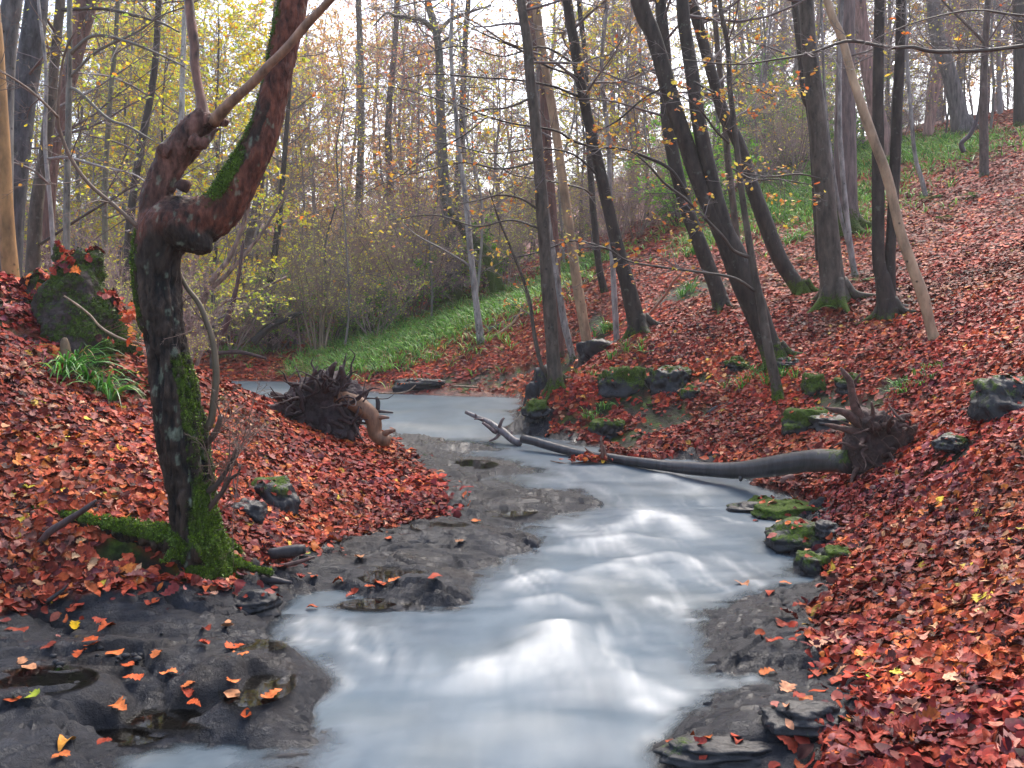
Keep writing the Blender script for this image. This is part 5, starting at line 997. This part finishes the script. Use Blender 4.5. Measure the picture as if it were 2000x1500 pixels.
def stick(label, pts, d=None, col=(.08, .05, .04), m=M_DEAD, d1=None, name='dead_branch', z0=None, twigs=0):
    q = hit(pts[0][0], pts[0][1]) if d is None else P(pts[0][0], pts[0][1], d); d = q[1]; b_ = MB(); a, r = px_path(pts, d, d if d1 is None else d1)
    n = len(pts); dd = np.linspace(d, d if d1 is None else d1, n); a = np.array([P(p[0], p[1], q_) for p, q_ in zip(pts, dd)]); pp, rr = trunk_tube(b_, a, r, 9, .03, .1, np.array(col), None, pts[0][0] * .1)
    if twigs: S_, r2, dr = along(pp, rr, twigs, .1, 1); spray(b_, S_, norm(dr + norm(rng.standard_normal((twigs, 3)))), rng.uniform(.2, .6, twigs), np.clip(r2 * .4, .0012, .004), (4, 3), .2, np.array(col), (5, 4, 3), .0012)
    return single(name, b_, m, q, label, 'branch')
stick('dark curved dead branch sticking out of the leaves at far left', [(78,1062,14),(95,1040,14),(120,1024,14),(150,1005,12),(170,992,11),(188,977,5)], d1=hit(78,1062)[1] - .05, col=(.06, .036, .034))
stick('short black root end curling from the leaves at lower left', [(90,1172,9),(70,1180,12),(60,1160,8),(45,1155,4)], col=(.03, .024, .024)); stick('black twig pointing up beside the root end at lower left', [(85,1180,10),(110,1162,8),(128,1148,5),(133,1140,2)], col=(.03, .024, .024))
stick('rotten dark log end lying on the left shelf edge', [(524,1082,22),(560,1078,24),(596,1072,18)], col=(.03, .026, .028)); stick('reddish stick along the rotten dark log end', [(540,1106,7),(575,1100,9),(614,1088,5)], col=(.10, .05, .04))
stick('dark driftwood piece on the shelf below the gnarled tree', [(510,1130,16),(540,1134,14),(570,1138,6)], col=(.03, .024, .026))
stick('pale bare stick leaning against the slope beside the flared trunk', [(1257,628,6),(1280,600,6),(1300,575,5),(1315,550,5),(1330,535,4)], col=(.32, .22, .17), d1=13.0); stick('pale fallen branch propped above the far leaf bank', [(945,665,6),(975,650,5),(1000,632,5),(1020,605,3)], col=(.34, .22, .14), twigs=6); stick('dark fallen trunk lying up the far leaf bank', [(955,645,10),(990,630,11),(1020,615,8)], col=(.035, .028, .028))
stick('straight pale pole lying on the edge of the far grass', [(955,581,5),(1000,581,6),(1050,578,5)], d=24.5, col=(.30, .19, .12)); stick('thin pole floating along the foot of the far bank', [(885,754,4),(910,755,4),(935,757,3)], d=16.6, col=(.2, .13, .08))
stick('arched twig reaching from the shelf into the far pool', [(740,768,3),(780,768,3),(800,762,2.5),(812,752,2)], d=16.5, col=(.25, .16, .10)); stick('short black snag standing in the far pool', [(738,800,9),(738,785,9),(735,775,5)], d=13.8, col=(.03, .024, .026)); stick('dark low limb lying flat beside the snag', [(736,803,8),(750,804,6),(768,806,3)], d=13.8, col=(.05, .03, .03))
stick('leaning dark red branch behind the gnarled trunk', [(412,690,18),(430,655,15),(446,620,13),(456,585,10),(466,540,7),(475,470,5)], d=15, col=(.07, .035, .035), twigs=8)
stick('dark limb leaning in the water at the far left pool', [(370,720,10),(390,735,9),(412,742,6)], d=15.5, col=(.05, .03, .03)); stick('low dark trunk lying along the far bank at left', [(425,690,9),(470,688,8),(520,700,6)], d=21.5, col=(.06, .03, .03))
stick('low dark bough bending down to the far bank', [(495,668,16),(525,640,14),(560,622,11),(590,610,7)], d=22.5, col=(.03, .026, .024), twigs=8); stick('dark branch leaning up out of the slope at upper right', [(1882,298,10),(1878,280,9),(1895,262,9),(1910,225,7),(1916,180,5)], d=21, col=(.04, .025, .028), twigs=4)
stick('forked black stick on the leaves right of the root plate', [(1790,910,10),(1812,918,11),(1830,914,6)], col=(.03, .026, .03)); stick('brown stub of wood beside the moss topped rock', [(1520,948,14),(1535,938,18),(1550,930,14)], col=(.12, .05, .04)); stick('black root loop showing through the slope', [(1380,808,6),(1400,795,7),(1425,788,5)], col=(.03, .026, .03))
stick('bowed thin shoot crossing in front of the mossy stump', [(275,671,4),(240,663,5),(200,642,5),(175,615,4.5),(150,595,4),(125,578,3)], d=6.9, col=(.22, .14, .09))

# ------------------------------------------------------------------ grass, woodrush and ferns
def blades(mb, C, n, L, w, palette, lean=.9, droop=.9, spreadr=.08, facing=None):
    K = 6; C = np.repeat(C, n, 0); m = len(C); a = rng.uniform(0, 2 * np.pi, m); ln = L * rng.uniform(.55, 1.15, m)
    out = np.stack([np.cos(a), np.sin(a), 0 * a], 1)
    if facing is not None: out = norm(out * .7 + np.asarray(facing))
    S = C + out * (spreadr * rng.random(m))[:, None]; t = np.linspace(0, 1, K)[None, :, None]; le = (lean * rng.uniform(.3, 1.2, m))[:, None, None]
    Pm = S[:, None] + ln[:, None, None] * (out[:, None] * le * t ** 1.3 + np.array([0, 0, 1.0]) * (t - droop * rng.uniform(.5, 1.1, m)[:, None, None] * t ** 2.2))
    side = np.stack([-out[:, 1], out[:, 0], .3 * rng.standard_normal(m)], 1)[:, None]; wd = (w * rng.uniform(.6, 1.2, m))[:, None, None] * np.array([.7, 1, .95, .75, .45, .06])[None, :, None]
    V = np.stack([Pm - side * wd / 2, Pm + side * wd / 2], 2).reshape(-1, 3); k = np.arange(K - 1); q = np.stack([2 * k, 2 * k + 1, 2 * k + 3, 2 * k + 2], 1)
    mb.add(V, (q[None] + (np.arange(m) * 2 * K)[:, None, None]).reshape(-1, 4), None, np.repeat(pal(palette, m).clip(.01, .6), 2 * K, 0))
def ground_pts(n, c, rx, ry):
    x = c[0] + rx * rng.standard_normal(n); y = c[1] + ry * rng.standard_normal(n); z = bil(Z, x, y); k = z > .05; return np.stack([x, y, z], 1)[k]
PAL_RUSH = [(lin(66,128,44), 4), (lin(92,154,54), 4), (lin(48,98,36), 4), (lin(146,186,84), 1.2), (lin(150,110,60), .5)]
q = hit(185, 770); wb = MB()
for px, py, k in [(130,725,26),(150,735,26),(175,750,30),(200,770,26),(215,785,24),(150,710,18),(120,740,14)]: blades(wb, hit(px, py)[None], k + 8, .38, .014, PAL_RUSH, .95, 1.0, .05, (.55, -.45, 0))
single('woodrush_clump', wb, M_GREEN, q, 'long strappy green clump arching down the leafy left bank', 'grass clump')
for i, (px, py, L, lab) in enumerate([(1520,430,.55,'woodrush tuft hanging below the far green bank'),(1620,300,.5,'grassy tuft on the ridge behind the thickest trunk'),(1560,470,.4,'grass clump on the ledge left of the thickest trunk foot'),(1350,500,.4,'green tuft beneath the leaning dark trunk'),(1340,575,.35,'tuft of green blades left of the mossy foot'),(1195,640,.4,'upright green tuft in front of the dark rock shelf'),(1225,690,.28,'drooping straw coloured tuft under the flared trunk'),(1170,730,.16,'tiny tuft on the slope above the rocky point'),(1500,735,.28,'brownish grass tuft at the foot of the forked trunk'),(1465,745,.2,'short green tuft left of the thin grey trunk'),(1745,770,.14,'small bright green tuft on open leaves below the tan pole'),(1795,745,.17,'green and straw tuft over a little hole in the slope'),(1165,905 - 100,.2,'fine grass at the tip of the rocky point'),(1750,255,.5,'grass clump below the twin stemmed trunk on the ridge'),(1850,280,.45,'grass clump at the foot of the bent skyline trunk'),(1690,330,.45,'grassy clump behind the twin stems'),(560,745,.3,'leafy green tuft in front of the far pool'),(770,640,.4,'rush tuft at the top of the far grassy bank')]):
    q = hit(px, py); tb = MB(); blades(tb, ground_pts(7, q, .12, .12), 14, L, .010 * max(1, q[1] / 12), PAL_RUSH, .8, .8, .08, (0, -.4, 0)); single('grass_tuft', tb, M_GREEN, q, lab, 'grass tuft', 'grass tufts on the banks')
gb = MB()
for c, rx, ry in GR:
    pts_ = ground_pts(int(190 * rx * ry) if c[1] < 40 else 300, c, rx * .62, ry * .62); blades(gb, pts_, 6, .36, .012 * max(1, c[1] / 14), PAL_GRASS, .9, .8, .12)
for px0, px1, py0, py1, n in [(690,960,620,720,150),(1480,1600,340,450,60),(1130,1200,480,560,40)]:
    for _ in range(n):
        q = hit(rng.uniform(px0, px1), rng.uniform(py0, py1)); 
        if bil(GRASS, q[:1], q[1:2])[0] > .25: blades(gb, q[None], 9, .42, .013, PAL_GRASS, .9, .85, .1, (0, -.3, 0))
tag(obj('grass', gb, M_GREEN), 'green woodrush and grass covering the banks beyond the bend', 'grass', kind='stuff')
def fern(px, py, n, L, label, d=None):
    q = hit(px, py); mb = MB()
    for k in range(n):
        a = rng.uniform(0, 6.28); o = norm(np.array([math.cos(a), math.sin(a) - .3, 0])); t = np.linspace(0, 1, 14); ln = L * rng.uniform(.7, 1.1)
        R = q + ln * (o[None] * (t ** 1.1)[:, None] * .9 + np.array([0, 0, 1]) * (.75 * t - .75 * t ** 2.2)[:, None]); side = np.cross(o, [0, 0, 1.0])
        V, Qq = tubes(R[None], np.linspace(.003, .001, 14)[None], 3); mb.add(V, Qq, None, lin(96,120,50))
        for s in (-1, 1):
            i = np.arange(1, 14); wl_ = ln * .26 * np.sin(np.pi * (t[i] * .86 + .12)); tip = R[i] + s * side * wl_[:, None] + o * (wl_ * .35)[:, None] + np.array([0, 0, -.12]) * wl_[:, None]; b0 = R[i] - o * ln * .022; b1 = R[i] + o * ln * .022
            mid0 = b0 * .45 + tip * .55 - o * ln * .018; mid1 = b1 * .45 + tip * .55 + o * ln * .018; m = len(i)
            VV = np.stack([b0, b1, mid1, tip, mid0], 1).reshape(-1, 3); j = np.arange(m) * 5; mb.add(VV, np.stack([j, j + 1, j + 2, j + 4], 1), np.stack([j + 4, j + 2, j + 3], 1), np.repeat(pal([(lin(70,140,60), 3), (lin(100,160,70), 2), (lin(140,160,80), .7)], m), 5, 0))
    single('fern', mb, M_GREEN, q, label, 'fern', 'ferns on the banks')
for a in [(1680,552,6,.34,'fern beside the bent foot of the thin bare sapling'),(1640,606,4,.3,'fern frond at the mossy toe of the thickest trunk'),(1815,392,7,.42,'fern at the curved foot of the bluish sapling'),(1555,560,4,.3,'small fern left of the slanted trunk foot'),(1905,385,5,.34,'low fern on open leaves high on the slope'),(1845,430,5,.32,'scattered fern in the middle of the high slope'),(75,545,6,.32,'fern growing left of the mossy stump'),(1262,690,4,.25,'fern drooping below the flared trunk'),(1570,510,4,.34,'fern at the mossy buttress of the broad reddish trunk'),(560,735,6,.42,'broad fern between the far pool and the root ball'),(430,700,6,.5,'bright fern on the far bank behind the bare shoot')]: fern(*a)
# bramble with red leaves by the stump
q = hit(262, 660); bb = MB(); S0 = np.array([P(205 + 10 * k, 640 + 4 * k, 7.0) for k in range(7)]); Pt = spray(bb, S0, norm(np.array([[1, -.2, .25]] * 7) + .3 * rng.standard_normal((7, 3))), np.full(7, .34), np.full(7, .003), (5, 3), .4, (.15, .07, .05), (6, 4, 3), .001); t = thing('beech_seedling', q, 'low seedling with coral red leaves between stump and gnarled trunk', 'seedling'); obj('stem', bb, M_TWIG, t); fb = MB(); foliage(fb, Pt, 90, .055, PAL_RED, 'beech'); obj('foliage', fb, M_FOLI, t)

# ------------------------------------------------------------------ single leaves and pebbles on the bare rock
def lone(px, py, kind, size, c, label, group=None, sp=None):
    q = hit(px, py); q[2] = max(zat(q[0], q[1]), 0.068 if (px < 420 and py > 1240) else 0.0) + .008; mb = MB()
    add_leaves(mb, q[None], np.array([[0, 0, 1.0]]), np.array([size]), kind, np.array([c]) * .8, .15, .55, .003); single('fallen_leaf', mb, M_LITTER, q, label, 'leaf', group)
LL = [(182,1264),(160,1280),(224,1278),(308,1280),(252,1302),(400,1236),(445,1226),(396,1260),(460,1266),(472,1280),(328,1322),(260,1328),(366,1342),(452,1334),(362,1358),(452,1360),(232,1386),(532,1364),(380,1396),(480,1406),(116,1482),(206,1482),(206,1226),(94,1270),(42,1292),(56,1312),(24,1370),(614,1130),(664,1138),(688,1166),(772,1138),(740,1142),(724,1150),(850,1132),(760,1055),(900,1060),(930,1020),(700,1090),(610,1190)]
LR = [(1502,1316),(1586,1320),(1612,1308),(1634,1332),(1536,1352),(1574,1370),(1592,1394),(1512,1424),(1480,1020),(1448,1142),(1534,1142),(1504,1158),(1590,1192),(1608,1128),(1614,1118),(1516,1256),(1584,1240),(1576,1244)]
for i, (px, py) in enumerate(LL): lone(px, py, 'oak' if rng.random() < .75 else 'beech', rng.uniform(.06, .095), pal([(lin(186,84,44), 3), (lin(200,110,60), 3), (lin(160,66,44), 2), (lin(196,136,96), 1.5)], 1)[0].clip(.01, .8), 'single brown or orange leaf stranded on the wet left rock shelf', 'leaves stranded on the left shelf')
for i, (px, py) in enumerate(LR): lone(px, py, 'oak' if rng.random() < .7 else 'beech', rng.uniform(.06, .09), pal([(lin(176,74,50), 3), (lin(200,110,60), 2), (lin(140,56,46), 2), (lin(200,140,104), 1.5)], 1)[0].clip(.01, .8), 'single rusty leaf stuck to the wet rock of the right shore', 'leaves stuck on the right shore')
lone(1700, 1330, 'beech', .075, lin(158,196,56), 'bright lime green leaf at the edge of the right leaf carpet'); lone(146, 1222, 'oak', .07, lin(226,176,30), 'vivid yellow leaf on the rock below the left leaf drift'); lone(50, 1376, 'oak', .09, lin(150,160,50), 'yellow green leaf in the puddle at far left'); lone(596, 1086, 'beech', .07, lin(176,190,70), 'pale green leaf lying on the rotten log end'); lone(130, 1456, 'beech', .085, lin(206,140,60), 'long ochre leaf near the bottom left corner')
for i, (px, py) in enumerate([(230,1286),(238,1290),(246,1284),(262,1282),(274,1284),(228,1296),(110,1296),(118,1300),(126,1296),(104,1284),(268,1290),(190,1282),(196,1270),(316,1240),(115,1310)]):
    q = hit(px, py); mb = MB(); n = 8; u, v = np.meshgrid(np.linspace(0, np.pi, n), np.linspace(0, 2 * np.pi, 12, endpoint=False), indexing='ij'); D = np.stack([np.sin(u) * np.cos(v), np.sin(u) * np.sin(v), np.cos(u)], -1).reshape(-1, 3); r = rng.uniform(.006, .014)
    V = D * (1 + .3 * vnoise(D[:, 0] * 2 + i, D[:, 1] * 2, D[:, 2] * 2))[:, None] * r * np.array([1.3, 1, .8]) + np.array([q[0], q[1], zat(q[0], q[1]) + r * .5]); a, b = np.meshgrid(np.arange(n - 1), np.arange(12), indexing='ij'); b2 = (b + 1) % 12
    mb.add(V, np.stack([a * 12 + b, (a + 1) * 12 + b, (a + 1) * 12 + b2, a * 12 + b2], -1).reshape(-1, 4)); single('pebble', mb, M_ROCK, q, 'tiny black pebble lying on the left rock shelf', 'pebble', 'pebbles on the left shelf')

# ------------------------------------------------------------------ damp air
hz = MB(); x0, x1, y0, y1, z0, z1 = -110, 110, -8, 160, float(Z.min()) - 1.0, 34.0
hz.add([(x0,y0,z0),(x1,y0,z0),(x1,y1,z0),(x0,y1,z0),(x0,y0,z1),(x1,y0,z1),(x1,y1,z1),(x0,y1,z1)], [(0,3,2,1),(4,5,6,7),(0,1,5,4),(1,2,6,5),(2,3,7,6),(3,0,4,7)])
hm = bpy.data.materials.new('damp_air'); hm.use_nodes = True; hn = hm.node_tree; hn.nodes.clear(); ho = hn.nodes.new('ShaderNodeOutputMaterial'); hv = hn.nodes.new('ShaderNodeVolumePrincipled')
hv.inputs['Color'].default_value = (.93, .93, .95, 1); hv.inputs['Density'].default_value = .0011; hv.inputs['Anisotropy'].default_value = .35; hn.links.new(hv.outputs[0], ho.inputs['Volume'])
tag(obj('haze', hz, hm, smooth=False), kind='stuff')
# ------------------------------------------------------------------ camera, sky, sun
cam = bpy.data.cameras.new('camera'); co = bpy.data.objects.new('camera', cam); COL.objects.link(co)
cam.sensor_width = 36; cam.lens = 36 * F / 2000; cam.shift_y = -0.075; co.location = (0, 0, H); co.rotation_euler = (math.radians(90), 0, 0); cam.clip_start = .05; cam.clip_end = 600
scene.camera = co
wd = bpy.data.worlds.new('World'); scene.world = wd; wd.use_nodes = True; nt = wd.node_tree; bg = nt.nodes['Background']
sky = nt.nodes.new('ShaderNodeTexSky'); sky.sky_type = 'NISHITA'; sky.sun_disc = False; EL, AZ = math.radians(48), math.radians(20)
sky.sun_elevation = EL; sky.sun_rotation = AZ; sky.air_density = 1.0; sky.dust_density = 3.0; sky.ozone_density = 1.0
hs = nt.nodes.new('ShaderNodeHueSaturation'); hs.inputs['Saturation'].default_value = 0.85; nt.links.new(sky.outputs[0], hs.inputs['Color']); nt.links.new(hs.outputs[0], bg.inputs[0]); bg.inputs[1].default_value = 0.15
sl = bpy.data.lights.new('sun', 'SUN'); sl.energy = 1.5; sl.angle = math.radians(40); sl.color = (1, .92, .82); so = bpy.data.objects.new('sun', sl); COL.objects.link(so)
# the lamp's -Z axis runs from the sun (azimuth AZ from +Y, clockwise) to the ground
so.rotation_euler = (math.radians(90) - EL, 0, math.pi - AZ); so.location = (0, 0, 30)
vs = scene.view_settings; scene.display_settings.display_device = 'sRGB'; vs.view_transform = 'Standard'; vs.look = 'None'; vs.gamma = 1; vs.use_curve_mapping = False; vs.exposure = 1.8
cy = scene.cycles; cy.max_bounces = 6; cy.volume_bounces = 1; cy.transparent_max_bounces = 12; cy.diffuse_bounces = 3; cy.glossy_bounces = 3; cy.transmission_bounces = 3
print({k: round(float(v), 1) for k, v in TREES.items()})
